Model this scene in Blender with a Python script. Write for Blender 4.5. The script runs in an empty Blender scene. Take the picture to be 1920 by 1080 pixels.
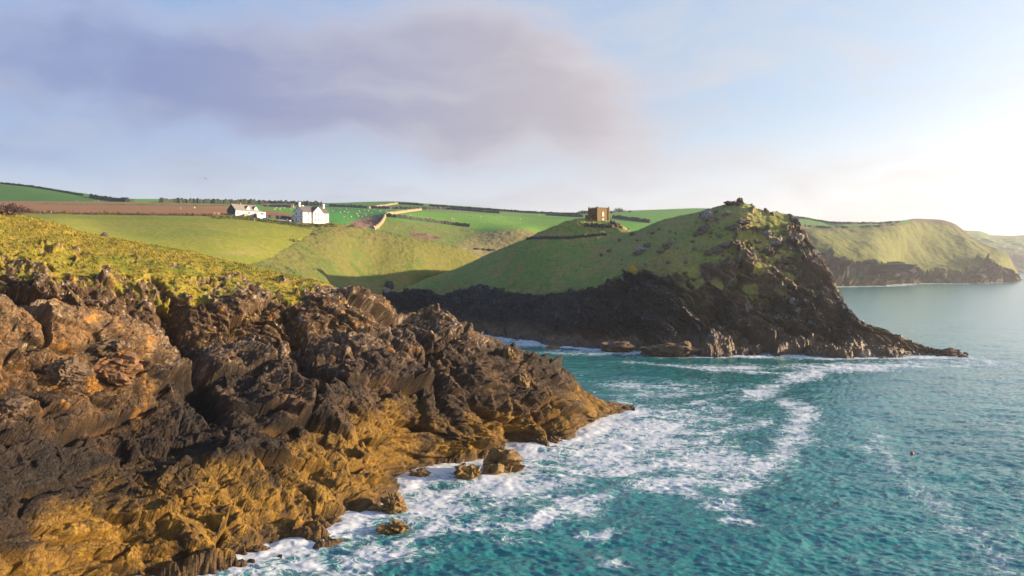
import bpy, bmesh, math, random
import numpy as np
from mathutils import Vector, Matrix

# ------------------------------------------------------------------ camera, light, sky
sc = bpy.context.scene
col = sc.collection
CAM_Z, F_PX, HOR = 28.0, 1493.0, 495.0
PITCH = math.atan((540.0 - HOR) / F_PX)
cam_d = bpy.data.cameras.new('camera')
cam_d.sensor_width = 36.0
cam_d.lens = 36.0 * F_PX / 1920.0
cam_d.clip_start, cam_d.clip_end = 0.5, 60000.0
cam = bpy.data.objects.new('camera', cam_d)
col.objects.link(cam)
cam.location = (0, 0, CAM_Z)
cam.rotation_euler = (math.pi / 2 - PITCH, 0, 0)
sc.camera = cam
sc.view_settings.view_transform = 'Standard'
sc.view_settings.look = 'None'
sc.view_settings.exposure = 1.35
sc.view_settings.gamma = 1.0
sc.view_settings.use_curve_mapping = False
sc.render.engine = 'CYCLES'
sc.cycles.use_denoising = True
sc.cycles.max_bounces = 6
sc.cycles.volume_bounces = 0

SUN_AZ, SUN_EL = math.radians(88.0), math.radians(12.5)      # azimuth clockwise from the view direction (+Y)
to_sun = Vector((math.sin(SUN_AZ) * math.cos(SUN_EL), math.cos(SUN_AZ) * math.cos(SUN_EL), math.sin(SUN_EL)))
sun_d = bpy.data.lights.new('sun', 'SUN')
sun_d.energy = 5.0
sun_d.angle = math.radians(0.6)
sun_d.color = (1.0, 0.79, 0.53)
sun = bpy.data.objects.new('sun', sun_d)
col.objects.link(sun)
sun.rotation_euler = to_sun.to_track_quat('Z', 'Y').to_euler()


class NT:
    """small helper to write node trees"""
    def __init__(self, tree):
        self.t = tree
        self.t.nodes.clear()

    def n(self, typ, props=None, **ins):
        nd = self.t.nodes.new(typ)
        for k, v in (props or {}).items():
            setattr(nd, k, v)
        for k, v in ins.items():
            key = int(k[1:]) if k[0] == 'i' and k[1:].isdigit() else k.replace('_', ' ')
            self.set(nd.inputs[key], v)
        return nd

    def set(self, sock, v):
        if isinstance(v, bpy.types.NodeSocket):
            self.t.links.new(v, sock)
        else:
            if sock.type == 'RGBA' and len(v) == 3:
                v = (*v, 1.0)
            sock.default_value = v

    def math(self, op, a, b=0.0, c=0.0, clamp=False):
        return self.n('ShaderNodeMath', {'operation': op, 'use_clamp': clamp}, i0=a, i1=b, i2=c).outputs[0]

    def vmath(self, op, a, b=(0, 0, 0)):
        nd = self.n('ShaderNodeVectorMath', {'operation': op}, i0=a)
        if op == 'SCALE':
            self.set(nd.inputs['Scale'], b)
        else:
            self.set(nd.inputs[1], b)
        return nd.outputs[0]

    def mix(self, f, a, b, mode='MIX'):
        nd = self.t.nodes.new('ShaderNodeMix')
        nd.data_type = 'RGBA'
        nd.blend_type = mode
        self.set(nd.inputs[0], f)
        self.set(nd.inputs[6], a)
        self.set(nd.inputs[7], b)
        return nd.outputs[2]

    def step(self, x, a, b):
        nd = self.n('ShaderNodeMapRange', {'interpolation_type': 'SMOOTHSTEP'})
        self.set(nd.inputs[0], x)
        self.set(nd.inputs[1], a)
        self.set(nd.inputs[2], b)
        return nd.outputs[0]

    def noise(self, vec, scale, detail=4.0, rough=0.55, dist=0.0, col=False):
        nd = self.n('ShaderNodeTexNoise', None, Vector=vec, Scale=scale, Detail=detail, Roughness=rough, Distortion=dist)
        return nd.outputs[1 if col else 0]


def srgb(r, g, b):
    f = lambda c: (c / 12.92 if c <= 0.04045 else ((c + 0.055) / 1.055) ** 2.4)
    return (f(r / 255), f(g / 255), f(b / 255))


SKY_K = 0.085
world = bpy.data.worlds.new('World')
sc.world = world
world.use_nodes = True


def build_sky():
    T = NT(world.node_tree)
    sky = T.n('ShaderNodeTexSky', {'sky_type': 'NISHITA', 'sun_disc': False, 'sun_elevation': SUN_EL,
                                   'sun_rotation': SUN_AZ, 'altitude': 0.0, 'air_density': 1.0,
                                   'dust_density': 0.6, 'ozone_density': 1.6}).outputs[0]
    d = T.n('ShaderNodeTexCoord').outputs['Generated']
    xyz = T.n('ShaderNodeSeparateXYZ', None, Vector=d)
    X, Y, Z = xyz.outputs
    az = T.math('ARCTAN2', X, Y)                       # 0 ahead, + to the right
    el = T.math('ARCSINE', Z)
    s = T.math('DIVIDE', 1.0, SKY_K)
    K = lambda c: tuple(v * 0.392 / SKY_K for v in c)        # 0.392: the photograph's exposure
    # thin veil that whitens the sky, stronger low down and towards the sun
    sunside = T.n('ShaderNodeVectorMath', {'operation': 'DOT_PRODUCT'}, i0=d, i1=tuple(to_sun)).outputs['Value']
    sun01 = T.math('MULTIPLY_ADD', sunside, 0.5, 0.5)
    base_b = T.mix(T.step(sun01, 0.05, 0.75), K(srgb(110, 158, 224)), K(srgb(188, 214, 242)))
    base = T.mix(0.78, sky, base_b)
    up = T.step(el, 0.02, 1.2)
    base = T.mix(T.math('MULTIPLY', up, 0.75), base, K(srgb(88, 132, 205)))
    lowc = T.mix(T.step(sun01, 0.15, 0.72), K((0.86, 0.87, 0.92)), K((1.12, 1.05, 0.98)))
    low = T.math('SUBTRACT', 1.0, T.step(el, 0.0, 0.20))
    low_s = T.math('MULTIPLY', low, T.math('MULTIPLY_ADD', sun01, 0.22, 0.78), clamp=True)
    base = T.mix(low_s, base, lowc)
    right = T.math('MULTIPLY', T.step(sun01, 0.55, 0.9), T.math('SUBTRACT', 1.0, T.step(el, 0.05, 0.5)))
    base = T.mix(T.math('MULTIPLY', right, 0.25), base, K(srgb(243, 241, 240)))
    # the bright aureole round the low sun, well outside the frame
    glow = T.math('POWER', T.math('MAXIMUM', sunside, 0.0), 9.0)
    lowband = T.math('MULTIPLY', T.math('POWER', T.math('MAXIMUM', sunside, 0.0), 3.0), T.math('SUBTRACT', 1.0, T.step(el, 0.04, 0.50)))
    base = T.mix(1.0, base, T.mix(lowband, (0, 0, 0), K((1.6, 1.45, 1.28))), 'ADD')
    base = T.mix(1.0, base, T.mix(glow, (0, 0, 0), K((2.5, 2.15, 1.75))), 'ADD')
    # clouds
    warp = T.vmath('SCALE', T.vmath('SUBTRACT', T.noise(d, 5.0, 3, 0.5, col=True), (0.5, 0.5, 0.5)), 0.10)
    dw = T.vmath('ADD', d, warp)
    st = T.vmath('MULTIPLY', dw, (1.0, 1.0, 2.4))
    n1 = T.noise(st, 3.2, 7, 0.56)
    n2 = T.noise(T.vmath('ADD', st, (7.3, 2.1, 4.4)), 9.0, 6, 0.6)
    sw = T.n('ShaderNodeSeparateXYZ', None, Vector=dw)
    azw = T.math('ARCTAN2', sw.outputs[0], sw.outputs[1])
    elw = T.math('ARCSINE', sw.outputs[2])

    def blob(a0, e0, ra, re, rot=0.0):
        a = T.math('SUBTRACT', azw, a0)
        e = T.math('SUBTRACT', elw, e0)
        c_, s_ = math.cos(rot), math.sin(rot)
        u = T.math('DIVIDE', T.math('MULTIPLY_ADD', a, c_, T.math('MULTIPLY', e, s_)), ra)
        v = T.math('DIVIDE', T.math('MULTIPLY_ADD', a, -s_, T.math('MULTIPLY', e, c_)), re)
        r2 = T.math('ADD', T.math('MULTIPLY', u, u), T.math('MULTIPLY', v, v))
        return T.math('EXPONENT', T.math('MULTIPLY', r2, -1.0))

    D2 = math.radians
    m = T.math('MULTIPLY', blob(D2(-3.2), D2(11.6), D2(14.5), D2(4.9), -0.05), 1.3)
    m = T.math('ADD', m, T.math('MULTIPLY', blob(D2(-18), D2(11.8), D2(9), D2(3.6)), 0.72))
    m = T.math('ADD', m, T.math('MULTIPLY', blob(D2(-31), D2(12.4), D2(13), D2(3.5), 0.05), 0.85))
    m = T.math('ADD', m, T.math('MULTIPLY', blob(D2(-29), D2(7.3), D2(8), D2(1.2)), 0.32))
    m = T.math('ADD', m, T.math('MULTIPLY', blob(D2(-2.0), D2(16.5), D2(6), D2(2.8)), 0.45))
    m = T.math('ADD', m, T.math('MULTIPLY', blob(D2(-70), D2(17), D2(24), D2(6)), 0.7))
    m = T.math('ADD', m, T.math('MULTIPLY', blob(D2(150), D2(24), D2(45), D2(9)), 0.7))
    m = T.math('ADD', m, T.math('MULTIPLY', blob(D2(-140), D2(30), D2(30), D2(9)), 0.7))
    dens = T.math('ADD', m, T.math('MULTIPLY', T.math('SUBTRACT', n1, 0.5), 1.3))
    dens = T.math('ADD', dens, T.math('MULTIPLY', T.math('SUBTRACT', n2, 0.5), 0.75))
    cover = T.step(dens, 0.10, 0.82)
    thick = T.step(dens, 0.35, 1.15)
    lit = T.step(azw, D2(-26), D2(12))                 # the cloud's flank towards the sun is warmer and paler
    cdark = T.mix(lit, K(srgb(142, 154, 198)), K(srgb(200, 189, 192)))
    cedge = T.mix(lit, K(srgb(176, 192, 228)), K(srgb(222, 212, 215)))
    under = T.math('SUBTRACT', 1.0, T.step(elw, D2(7.0), D2(11.5)))
    cdark = T.mix(T.math('MULTIPLY', under, 0.35), cdark, K(srgb(158, 162, 184)))
    cc = T.mix(thick, cedge, cdark)
    skyc = T.mix(T.math('MULTIPLY', cover, 0.93), base, cc)
    # thin grey streaks low on the right and wisps everywhere
    st2 = T.vmath('MULTIPLY', dw, (1.0, 1.0, 4.5))
    n3 = T.noise(st2, 4.0, 6, 0.6)
    band = T.math('MULTIPLY', T.step(el, 0.02, 0.05), T.math('SUBTRACT', 1.0, T.step(el, 0.18, 0.45)))
    wis = T.math('MULTIPLY', T.step(n3, 0.40, 0.70), band)
    wcol = T.mix(T.step(sun01, 0.35, 0.7), K(srgb(190, 196, 214)), K(srgb(230, 222, 220)))
    skyc = T.mix(T.math('MULTIPLY', wis, 0.62), skyc, wcol)
    hi = T.math('MULTIPLY', T.step(n1, 0.56, 0.8), T.step(el, 0.15, 0.35))
    skyc = T.mix(T.math('MULTIPLY', hi, 0.35), skyc, K(srgb(214, 214, 226)))
    bg = T.n('ShaderNodeBackground', None, Color=skyc, Strength=SKY_K)
    out = T.n('ShaderNodeOutputWorld')
    T.t.links.new(bg.outputs[0], out.inputs[0])


build_sky()

# ------------------------------------------------------------------ numpy noise
rng = np.random.default_rng(7)
_perm = rng.permutation(256).astype(np.int32)
_perm = np.concatenate([_perm, _perm, _perm])
_g = rng.normal(size=(256, 3)).astype(np.float32)
_g /= np.linalg.norm(_g, axis=1, keepdims=True)
_r = rng.random((256, 8)).astype(np.float32)


def _hash(ix, iy, iz):
    return _perm[_perm[_perm[ix & 255] + (iy & 255)] + (iz & 255)]


def perlin(p):
    p = p.astype(np.float32)
    i = np.floor(p).astype(np.int32)
    f = p - i
    w = f * f * f * (f * (f * 6 - 15) + 10)
    out = np.zeros(len(p), np.float32)
    for dx in (0, 1):
        for dy in (0, 1):
            for dz in (0, 1):
                g = _g[_hash(i[:, 0] + dx, i[:, 1] + dy, i[:, 2] + dz)]
                dot = g[:, 0] * (f[:, 0] - dx) + g[:, 1] * (f[:, 1] - dy) + g[:, 2] * (f[:, 2] - dz)
                ww = (w[:, 0] if dx else 1 - w[:, 0]) * (w[:, 1] if dy else 1 - w[:, 1]) * (w[:, 2] if dz else 1 - w[:, 2])
                out += ww * dot
    return out * 1.6


def fbm(p, octv=4, gain=0.5, lac=2.03):
    a, s, out = 1.0, 0.0, 0.0
    q = p.astype(np.float32)
    for k in range(octv):
        out = out + a * perlin(q + 17.3 * k)
        s += a
        a *= gain
        q = q * lac
    return out / s


def blocks(p, seed=0, tilt=0.5):
    """broken-rock field: every cell is a tilted facet of its own; also returns the gap to the next cell"""
    p = (p + seed * 31.7).astype(np.float32)
    i = np.floor(p).astype(np.int32)
    f1 = np.full(len(p), 9.0, np.float32)
    f2 = np.full(len(p), 9.0, np.float32)
    val = np.zeros(len(p), np.float32)
    for dx in (-1, 0, 1):
        for dy in (-1, 0, 1):
            for dz in (-1, 0, 1):
                cx, cy, cz = i[:, 0] + dx, i[:, 1] + dy, i[:, 2] + dz
                h = _hash(cx, cy, cz)
                r = _r[h]
                qx = p[:, 0] - cx - 0.1 - 0.8 * r[:, 0]
                qy = p[:, 1] - cy - 0.1 - 0.8 * r[:, 1]
                qz = p[:, 2] - cz - 0.1 - 0.8 * r[:, 2]
                d = qx * qx + qy * qy + qz * qz
                v = (r[:, 3] - 0.5) + tilt * 2 * ((r[:, 4] - .5) * qx + (r[:, 5] - .5) * qy + (r[:, 6] - .5) * qz)
                near = d < f1
                f2 = np.where(near, f1, np.minimum(f2, d))
                val = np.where(near, v, val)
                f1 = np.where(near, d, f1)
    return val, np.sqrt(f2) - np.sqrt(f1)


def sstep(x, a, b):
    t = np.clip((x - a) / (b - a), 0, 1)
    return t * t * (3 - 2 * t)


def lerp(a, b, t):
    return a + (b - a) * t


def cmix(c, newc, t):
    return c + (np.asarray(newc, np.float32) - c) * t[:, None]


# ------------------------------------------------------------------ photo pixel + distance -> place
_c, _s = math.cos(PITCH), math.sin(PITCH)


def place(px, py, D):
    """the place that lies D metres ahead along the sight line of a photo pixel (numpy friendly)"""
    a = (np.asarray(px, float) - 960) / F_PX
    b = (540 - np.asarray(py, float)) / F_PX
    ry = _c + b * _s
    rz = -_s + b * _c
    t = np.asarray(D, float) / ry
    return np.stack([a * t, ry * t, CAM_Z + rz * t], -1)


def to_pixel(P):
    x, y, z = P[..., 0], P[..., 1], P[..., 2] - CAM_Z
    fw = y * _c - z * _s
    up = y * _s + z * _c
    return 960 + F_PX * x / fw, 540 - F_PX * up / fw


def sea_D(py):
    b = (540 - py) / F_PX
    return -CAM_Z / (-_s + b * _c) * (_c + b * _s)


def S(px, py):                      # control point at sea level
    return (px, py, float(sea_D(py)))


def Zp(px, D, z):                   # control point by height
    P0 = np.array([0.0, D, z])
    return (px, float(to_pixel(P0)[1]), D)


def pchip(xk, yk, x):
    xk, yk = np.asarray(xk, float), np.asarray(yk, float)
    h = np.diff(xk)
    m = np.diff(yk) / h
    d = np.zeros_like(yk)
    d[0], d[-1] = m[0], m[-1]
    for k in range(1, len(xk) - 1):
        if m[k - 1] * m[k] > 0:
            w1, w2 = 2 * h[k] + h[k - 1], h[k] + 2 * h[k - 1]
            d[k] = (w1 + w2) / (w1 / m[k - 1] + w2 / m[k])
    j = np.clip(np.searchsorted(xk, x) - 1, 0, len(h) - 1)
    t = np.clip((x - xk[j]) / h[j], 0, 1)
    t2, t3 = t * t, t * t * t
    return (yk[j] * (2 * t3 - 3 * t2 + 1) + d[j] * h[j] * (t3 - 2 * t2 + t)
            + yk[j + 1] * (-2 * t3 + 3 * t2) + d[j + 1] * h[j] * (t3 - t2))


def blur(y, x, w):
    if w <= 0:
        return y
    k = np.linspace(-2, 2, 17)
    g = np.exp(-k * k / 1.2)
    xi = np.clip(x[:, None] + w * k[None, :], x[0], x[-1])
    return (np.interp(xi, x, y) * g).sum(1) / g.sum()


def loft(lines, cols, rows, soft=0.0):
    """surface through feature lines (waterline, ledges, grass edge, crest ...) ; returns (R,C,3) and v"""
    K = []
    for L in lines:
        L = sorted(L)
        xs = [p[0] for p in L]
        K.append(place(cols, blur(pchip(xs, [p[1] for p in L], cols), cols, soft), blur(pchip(xs, [p[2] for p in L], cols), cols, soft * 1.6)))
    K = np.array(K)
    m = np.diff(K, axis=0)
    d = np.zeros_like(K)
    d[0], d[-1] = m[0], m[-1]
    prod = m[:-1] * m[1:]
    d[1:-1] = np.where(prod > 0, 2 * prod / np.where(np.abs(m[:-1] + m[1:]) < 1e-9, 1e-9, m[:-1] + m[1:]), 0)
    out, vs = [], []
    for k, n in enumerate(rows):
        t = np.arange(n) / n
        if k == len(rows) - 1:
            t = np.append(t, 1.0)
        t_ = t[:, None, None]
        t2, t3 = t_ ** 2, t_ ** 3
        out.append(K[k] * (2 * t3 - 3 * t2 + 1) + d[k] * (t3 - 2 * t2 + t_) + K[k + 1] * (-2 * t3 + 3 * t2) + d[k + 1] * (t3 - t2))
        vs.append(k + t)
    return np.concatenate(out), np.concatenate(vs)


def grid_normals(P):
    n = np.cross(np.gradient(P, axis=1), np.gradient(P, axis=0))
    n /= np.linalg.norm(n, axis=2, keepdims=True) + 1e-9
    return n


def link(name, me, mat, parent=None, loc=None):
    o = bpy.data.objects.new(name, me)
    col.objects.link(o)
    if mat is not None and len(me.materials) == 0:
        me.materials.append(mat)
    if parent is not None:
        o.parent = parent
    if loc is not None:
        o.location = loc
    return o


def tag(o, label=None, cat=None, group=None, kind=None):
    for k, v in (('label', label), ('category', cat), ('group', group), ('kind', kind)):
        if v:
            o[k] = v
    return o


def np_mesh(name, verts, faces, color=None, attrs=None, smooth=False):
    """faces: (n,3) or (n,4) int array"""
    me = bpy.data.meshes.new(name)
    k = faces.shape[1]
    me.vertices.add(len(verts))
    me.vertices.foreach_set('co', np.ascontiguousarray(verts, np.float32).ravel())
    me.loops.add(faces.size)
    me.loops.foreach_set('vertex_index', np.ascontiguousarray(faces, np.int32).ravel())
    me.polygons.add(len(faces))
    me.polygons.foreach_set('loop_start', np.arange(0, faces.size, k, dtype=np.int32))
    me.polygons.foreach_set('use_smooth', np.full(len(faces), smooth, bool))
    me.update(calc_edges=True)
    if color is not None:
        a = me.attributes.new('tint', 'FLOAT_COLOR', 'POINT')
        a.data.foreach_set('color', np.concatenate([np.clip(color, 0.002, 0.9), np.ones((len(color), 1))], 1).astype(np.float32).ravel())
    for nm, arr in (attrs or {}).items():
        a = me.attributes.new(nm, 'FLOAT', 'POINT')
        a.data.foreach_set('value', np.ascontiguousarray(arr, np.float32))
    return me


def grid_faces(R, C):
    a = np.arange(R * C, dtype=np.int32).reshape(R, C)
    return np.stack([a[:-1, :-1], a[:-1, 1:], a[1:, 1:], a[1:, :-1]], -1).reshape(-1, 4)


# ------------------------------------------------------------------ materials
def new_mat(name):
    m = bpy.data.materials.new(name)
    m.use_nodes = True
    return m, NT(m.node_tree)


def finish(T, bsdf):
    out = T.n('ShaderNodeOutputMaterial')
    T.t.links.new(bsdf.outputs[0], out.inputs[0])


def land_material(name, s_fine, bump, spec=0.25, contrast=0.5, rock_gloss=0.0):
    """colour from the soil/rock/grass tint of the land, broken up by fine grain and relief"""
    m, T = new_mat(name)
    p = T.n('ShaderNodeNewGeometry').outputs['Position']
    tint = T.n('ShaderNodeAttribute', {'attribute_name': 'tint'}).outputs['Color']
    rock = T.n('ShaderNodeAttribute', {'attribute_name': 'rock'}).outputs['Fac']
    n1 = T.noise(p, s_fine, 5, 0.65)
    n2 = T.noise(p, s_fine * 4.3, 3, 0.6)
    f = T.math('ADD', T.math('MULTIPLY', n1, contrast * 2.2), T.math('MULTIPLY', n2, contrast * 1.2))
    f = T.math('ADD', f, 1.0 - contrast * 1.7)
    f = T.math('MAXIMUM', f, 0.25)
    c = T.mix(1.0, tint, T.n('ShaderNodeCombineXYZ', None, X=f, Y=f, Z=f).outputs[0], 'MULTIPLY')
    vor = T.n('ShaderNodeTexVoronoi', {'feature': 'DISTANCE_TO_EDGE'}, Vector=T.vmath('ADD', p, T.vmath('SCALE', T.noise(p, s_fine, 2, 0.5, col=True), 0.8)), Scale=s_fine * 0.9).outputs['Distance']
    crack = T.math('MULTIPLY', T.math('SUBTRACT', 1.0, T.step(vor, 0.0, 0.09)), rock)
    h = T.math('ADD', T.math('MULTIPLY', n1, 0.7), T.math('MULTIPLY', n2, 0.3))
    h = T.math('SUBTRACT', h, T.math('MULTIPLY', crack, 0.35))
    b = T.n('ShaderNodeBump', None, Strength=0.9, Distance=bump, Height=h).outputs[0]
    rough = T.math('MULTIPLY_ADD', rock, -rock_gloss, 0.92)
    bs = T.n('ShaderNodeBsdfPrincipled', None, Base_Color=c, Roughness=rough, Normal=b)
    bs.inputs['Specular IOR Level'].default_value = spec
    finish(T, bs)
    return m


def plain(name, c, rough=0.85, var=0.15, scale=2.0, bump=0.0, spec=0.3, metal=0.0):
    m, T = new_mat(name)
    p = T.n('ShaderNodeTexCoord').outputs['Object']
    n = T.noise(p, scale, 5, 0.6)
    f = T.math('MULTIPLY_ADD', n, var * 2, 1 - var)
    cc = T.mix(1.0, c, T.n('ShaderNodeCombineXYZ', None, X=f, Y=f, Z=f).outputs[0], 'MULTIPLY')
    bs = T.n('ShaderNodeBsdfPrincipled', None, Base_Color=cc, Roughness=rough, Metallic=metal)
    bs.inputs['Specular IOR Level'].default_value = spec
    if bump:
        b = T.n('ShaderNodeBump', None, Strength=0.8, Distance=bump, Height=n)
        T.t.links.new(b.outputs[0], bs.inputs['Normal'])
    finish(T, bs)
    return m


M_near = land_material('near_cliff_rock', 2.2, 0.22, contrast=0.55, rock_gloss=0.25)
M_head = land_material('headland_rock_and_turf', 1.1, 0.45, spec=0.4, contrast=0.6, rock_gloss=0.45)
M_far = land_material('distant_turf_and_rock', 0.35, 0.8, contrast=0.4)
M_field = land_material('field_grass', 0.55, 0.25, contrast=0.5)

# ------------------------------------------------------------------ the near cliff
def rot_xyz(p, rx, ry, rz):
    R = (Matrix.Rotation(rz, 3, 'Z') @ Matrix.Rotation(ry, 3, 'Y') @ Matrix.Rotation(rx, 3, 'X'))
    return p @ np.array(R, np.float32).T


def rocky(flat, amps, seed=0, bed=(0.5, -0.35, 0.7), aniso=(1.0, 0.62, 1.5), warp=0.35, crack=0.22, tilt=1.3, along=None, up=None):
    """displacement of broken rock at several block sizes: [(size, amp), ...]"""
    if along is not None:
        t_, n_ = Vector(along).normalized(), Vector(up)
        n_ = (n_ - t_ * n_.dot(t_)).normalized()
        q = flat.astype(np.float32) @ np.array([t_, n_.cross(t_), n_], np.float32).T
    else:
        q = rot_xyz(flat.astype(np.float32), *bed)
    w = np.stack([perlin(q / 6.0 + 3), perlin(q / 6.0 + 40), perlin(q / 6.0 + 90)], 1) * 2.4
    q = q + w * warp
    d = np.zeros(len(q), np.float32)
    for k, (s, a) in enumerate(amps):
        v, gap = blocks(q / (s * np.array(aniso, np.float32)), seed + k, tilt)
        d += a * (v - crack * (1 - sstep(gap, 0.0, 0.10)))
    return d


def beds(flat, normal, layers, seed=0, warp=1.0):
    """ledges of tilted strata: each layer rises slowly and breaks off sharply, by its own amount: [(thickness, amp), ...]"""
    n = np.array(normal, float)
    n = (n / np.linalg.norm(n)).astype(np.float32)
    s0 = flat @ n + warp * (1.6 * perlin(flat / 7.0 + seed) + 0.5 * perlin(flat / 2.2 + seed + 8))
    d = np.zeros(len(flat), np.float32)
    for k, (th, a) in enumerate(layers):
        s = s0 / th + 0.25 * k
        i = np.floor(s).astype(np.int32)
        f = s - i
        r0, r1 = _r[(i * 7 + seed * 13 + k * 29) & 255, 1], _r[((i + 1) * 7 + seed * 13 + k * 29) & 255, 1]
        saw = np.where(f < 0.82, f / 0.82, (1 - f) / 0.18)
        d += a * (saw * (0.35 + 0.9 * r0) - 0.4 + 0.5 * lerp(r0, r1, sstep(f, 0.8, 1.0)))
    return d


def soften(d, R, C):
    g = d.reshape(R, C).copy()
    for _ in range(1):
        g[1:-1] = 0.25 * g[:-2] + 0.5 * g[1:-1] + 0.25 * g[2:]
        g[:, 1:-1] = 0.25 * g[:, :-2] + 0.5 * g[:, 1:-1] + 0.25 * g[:, 2:]
    return g.ravel()


def near_cliff():
    W = [S(-420, 1560), S(-200, 1420), S(0, 1250), S(250, 1088), S(380, 1062), S(460, 1045), S(540, 1020), S(620, 1000),
         S(665, 972), S(700, 945), S(745, 905), S(790, 882), S(830, 868), S(890, 858), S(945, 846), S(962, 838), S(985, 834),
         S(1040, 837), S(1075, 826), S(1095, 797), S(1130, 783), S(1172, 770), S(1190, 769)]
    U = [Zp(p[0], p[2] * 0.955 - 0.5, -3.5) for p in W]
    M1 = [(-420, 1130, 46), (-200, 1060, 54), (0, 950, 64), (250, 930, 76), (380, 905, 81), (460, 880, 86), (600, 850, 95), (700, 822, 101.5),
          (745, 800, 106), (830, 775, 114), (900, 770, 119), (950, 765, 123), (980, 775, 126), (1040, 790, 127), (1075, 780, 131), (1130, 770, 146), (1172, 766.5, 152.5), Zp(1190, 155, -2)]
    M2 = [(-420, 830, 58), (-200, 800, 66), (0, 760, 76), (250, 772, 87), (380, 768, 93), (460, 756, 97), (600, 735, 105), (700, 715, 111),
          (745, 705, 115), (830, 690, 121.5), (900, 690, 125), (950, 700, 129), (980, 712, 131), (1040, 730, 134), (1075, 742, 138), (1130, 762, 148.5), (1172, 765.5, 153), Zp(1190, 155.5, -2)]
    M3 = [(-420, 520, 68), (-200, 530, 76), (0, 560, 84), (120, 586, 88.5), (190, 600, 92), (250, 628, 95), (300, 660, 98), (350, 676, 101), (460, 680, 107), (600, 672, 113), (700, 655, 118.5),
          (745, 650, 122), (830, 632, 127.5), (900, 645, 131), (950, 662, 134.5), (980, 672, 136), (1040, 700, 139.5), (1075, 722, 142), (1130, 757, 150), (1172, 765, 153.6), Zp(1190, 156, -2)]
    M4 = [(-420, 545, 82), (-200, 560, 88), (0, 598, 95), (120, 615, 99), (190, 622, 101), (250, 632, 104), (300, 640, 106.5), (350, 645, 108.5), (460, 638, 113), (600, 628, 119), (700, 625, 124),
          (745, 625, 127), (830, 608, 132), (900, 630, 135.5), (950, 654, 138), (980, 666, 139.5), (1040, 694, 142.5), (1075, 715, 145), (1130, 755, 151.5), (1172, 764.5, 154), Zp(1190, 156.5, -2)]
    M5 = [(-420, 440, 92), (-200, 470, 97), (0, 492, 103), (120, 508, 106.5), (190, 520, 108.5), (250, 530, 110.5), (300, 537, 112), (350, 545, 114), (460, 552, 118), (560, 562, 122), (640, 555, 127), (700, 580, 129),
          (745, 605, 131), (830, 598, 135), (900, 622, 138), (950, 650, 140), (980, 663, 141), (1040, 691, 144), (1075, 711.5, 146.5), (1130, 752, 152.5), (1172, 764, 155), Zp(1190, 157, -2)]
    CR = [(-420, 300, 118), (-200, 350, 123), (0, 400, 128), (100, 417, 130), (160, 438, 131.5), (250, 455, 133), (330, 470, 135), (400, 484, 136.5), (500, 506, 139), (560, 519, 140), (640, 541, 140), (690, 556, 138),
          (720, 574, 136), (750, 600, 134.5), (775, 603, 135), (800, 597, 136.5), (840, 591, 138.5), (870, 604, 139.5), (900, 616, 140.5), (930, 640, 141.5), (962, 655, 142.5), (980, 662, 143), (1020, 682, 145), (1050, 701, 147), (1100, 735, 152), (1140, 753, 155), (1172, 763.5, 156.5), Zp(1190, 158, -2)]
    B1 = [Zp(-420, 142, 34), Zp(0, 150, 30), Zp(250, 152, 26), Zp(500, 156, 19), Zp(640, 155, 11), Zp(720, 148, 4), Zp(800, 147, 9), Zp(840, 148, 10), Zp(900, 147, 6), Zp(980, 148, 3), Zp(1050, 151, 1), Zp(1172, 158, -2), Zp(1190, 159, -3)]
    B2 = [Zp(-420, 175, 29), Zp(0, 186, 24), Zp(250, 186, 20), Zp(500, 186, 12), Zp(640, 182, 3), Zp(720, 166, -4), Zp(900, 162, -4), Zp(1172, 164, -5), Zp(1190, 165, -5)]
    lines = [U, W, M1, M2, M3, M4, M5, CR, B1, B2]
    cols = np.concatenate([np.linspace(-420, -24, 110, endpoint=False), np.linspace(-24, 1190, 830)])
    P, v = loft(lines, cols, [10, 125, 130, 120, 40, 95, 90, 24, 8], 5.0)
    R, C = P.shape[:2]
    N = grid_normals(P)
    N[..., :] *= np.sign((N * np.array([0.2, -0.5, 0.8])).sum(-1, keepdims=True))
    for _ in range(3):                                        # smooth normals so blocks do not cross
        N[1:-1] = (N[:-2] + N[1:-1] + N[2:]) / 3
        N[:, 1:-1] = (N[:, :-2] + N[:, 1:-1] + N[:, 2:]) / 3
    N /= np.linalg.norm(N, axis=2, keepdims=True)
    fl = P.reshape(-1, 3)
    vv = np.repeat(v, C)
    px = np.tile(cols, R)
    big = fbm(fl / 9.0, 3)
    edge_n = fbm(fl / 3.2 + 5, 4)
    # turf lies above the grass edge, rock below; outcrops break through
    gl = 5.95 + 0.75 * edge_n + 0.35 * big + 0.22 * sstep(px, 300, 480) + sstep(px, 560, 720) * 2.1
    grass = sstep(vv + 0.5 * fbm(fl / 1.1 + 88, 3), gl - 0.10, gl + 0.22)
    grass *= 1 - sstep(px, 640, 735)
    grass = np.maximum(grass, sstep(vv, 7.2, 7.6) * (1 - sstep(px, 600, 700)))
    rockm = 1 - grass
    dip = dict(along=(0.50, 0.82, -0.28), up=(0.15, 0.25, 0.95))
    d1 = rocky(fl, [(8.5, 1.9), (3.6, 0.85), (1.5, 0.28), (0.65, 0.10)], 3, aniso=(1.7, 1.1, 0.55), warp=0.07, crack=0.26, tilt=1.25, **dip)
    d2 = beds(fl, (0.20, 0.22, 0.95), [(3.8, 0.80), (1.3, 0.30)], 2, 0.3) + beds(fl, (0.55, 0.80, 0.15), [(5.6, 1.0), (2.1, 0.36)], 5, 0.25) - 0.35
    taper = 1 - 0.55 * sstep(px, 1000, 1150)
    rockd = (d1 + d2 + 1.1 * big) * taper * (1 - 0.45 * sstep(vv, 5.6, 6.8))
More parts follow.
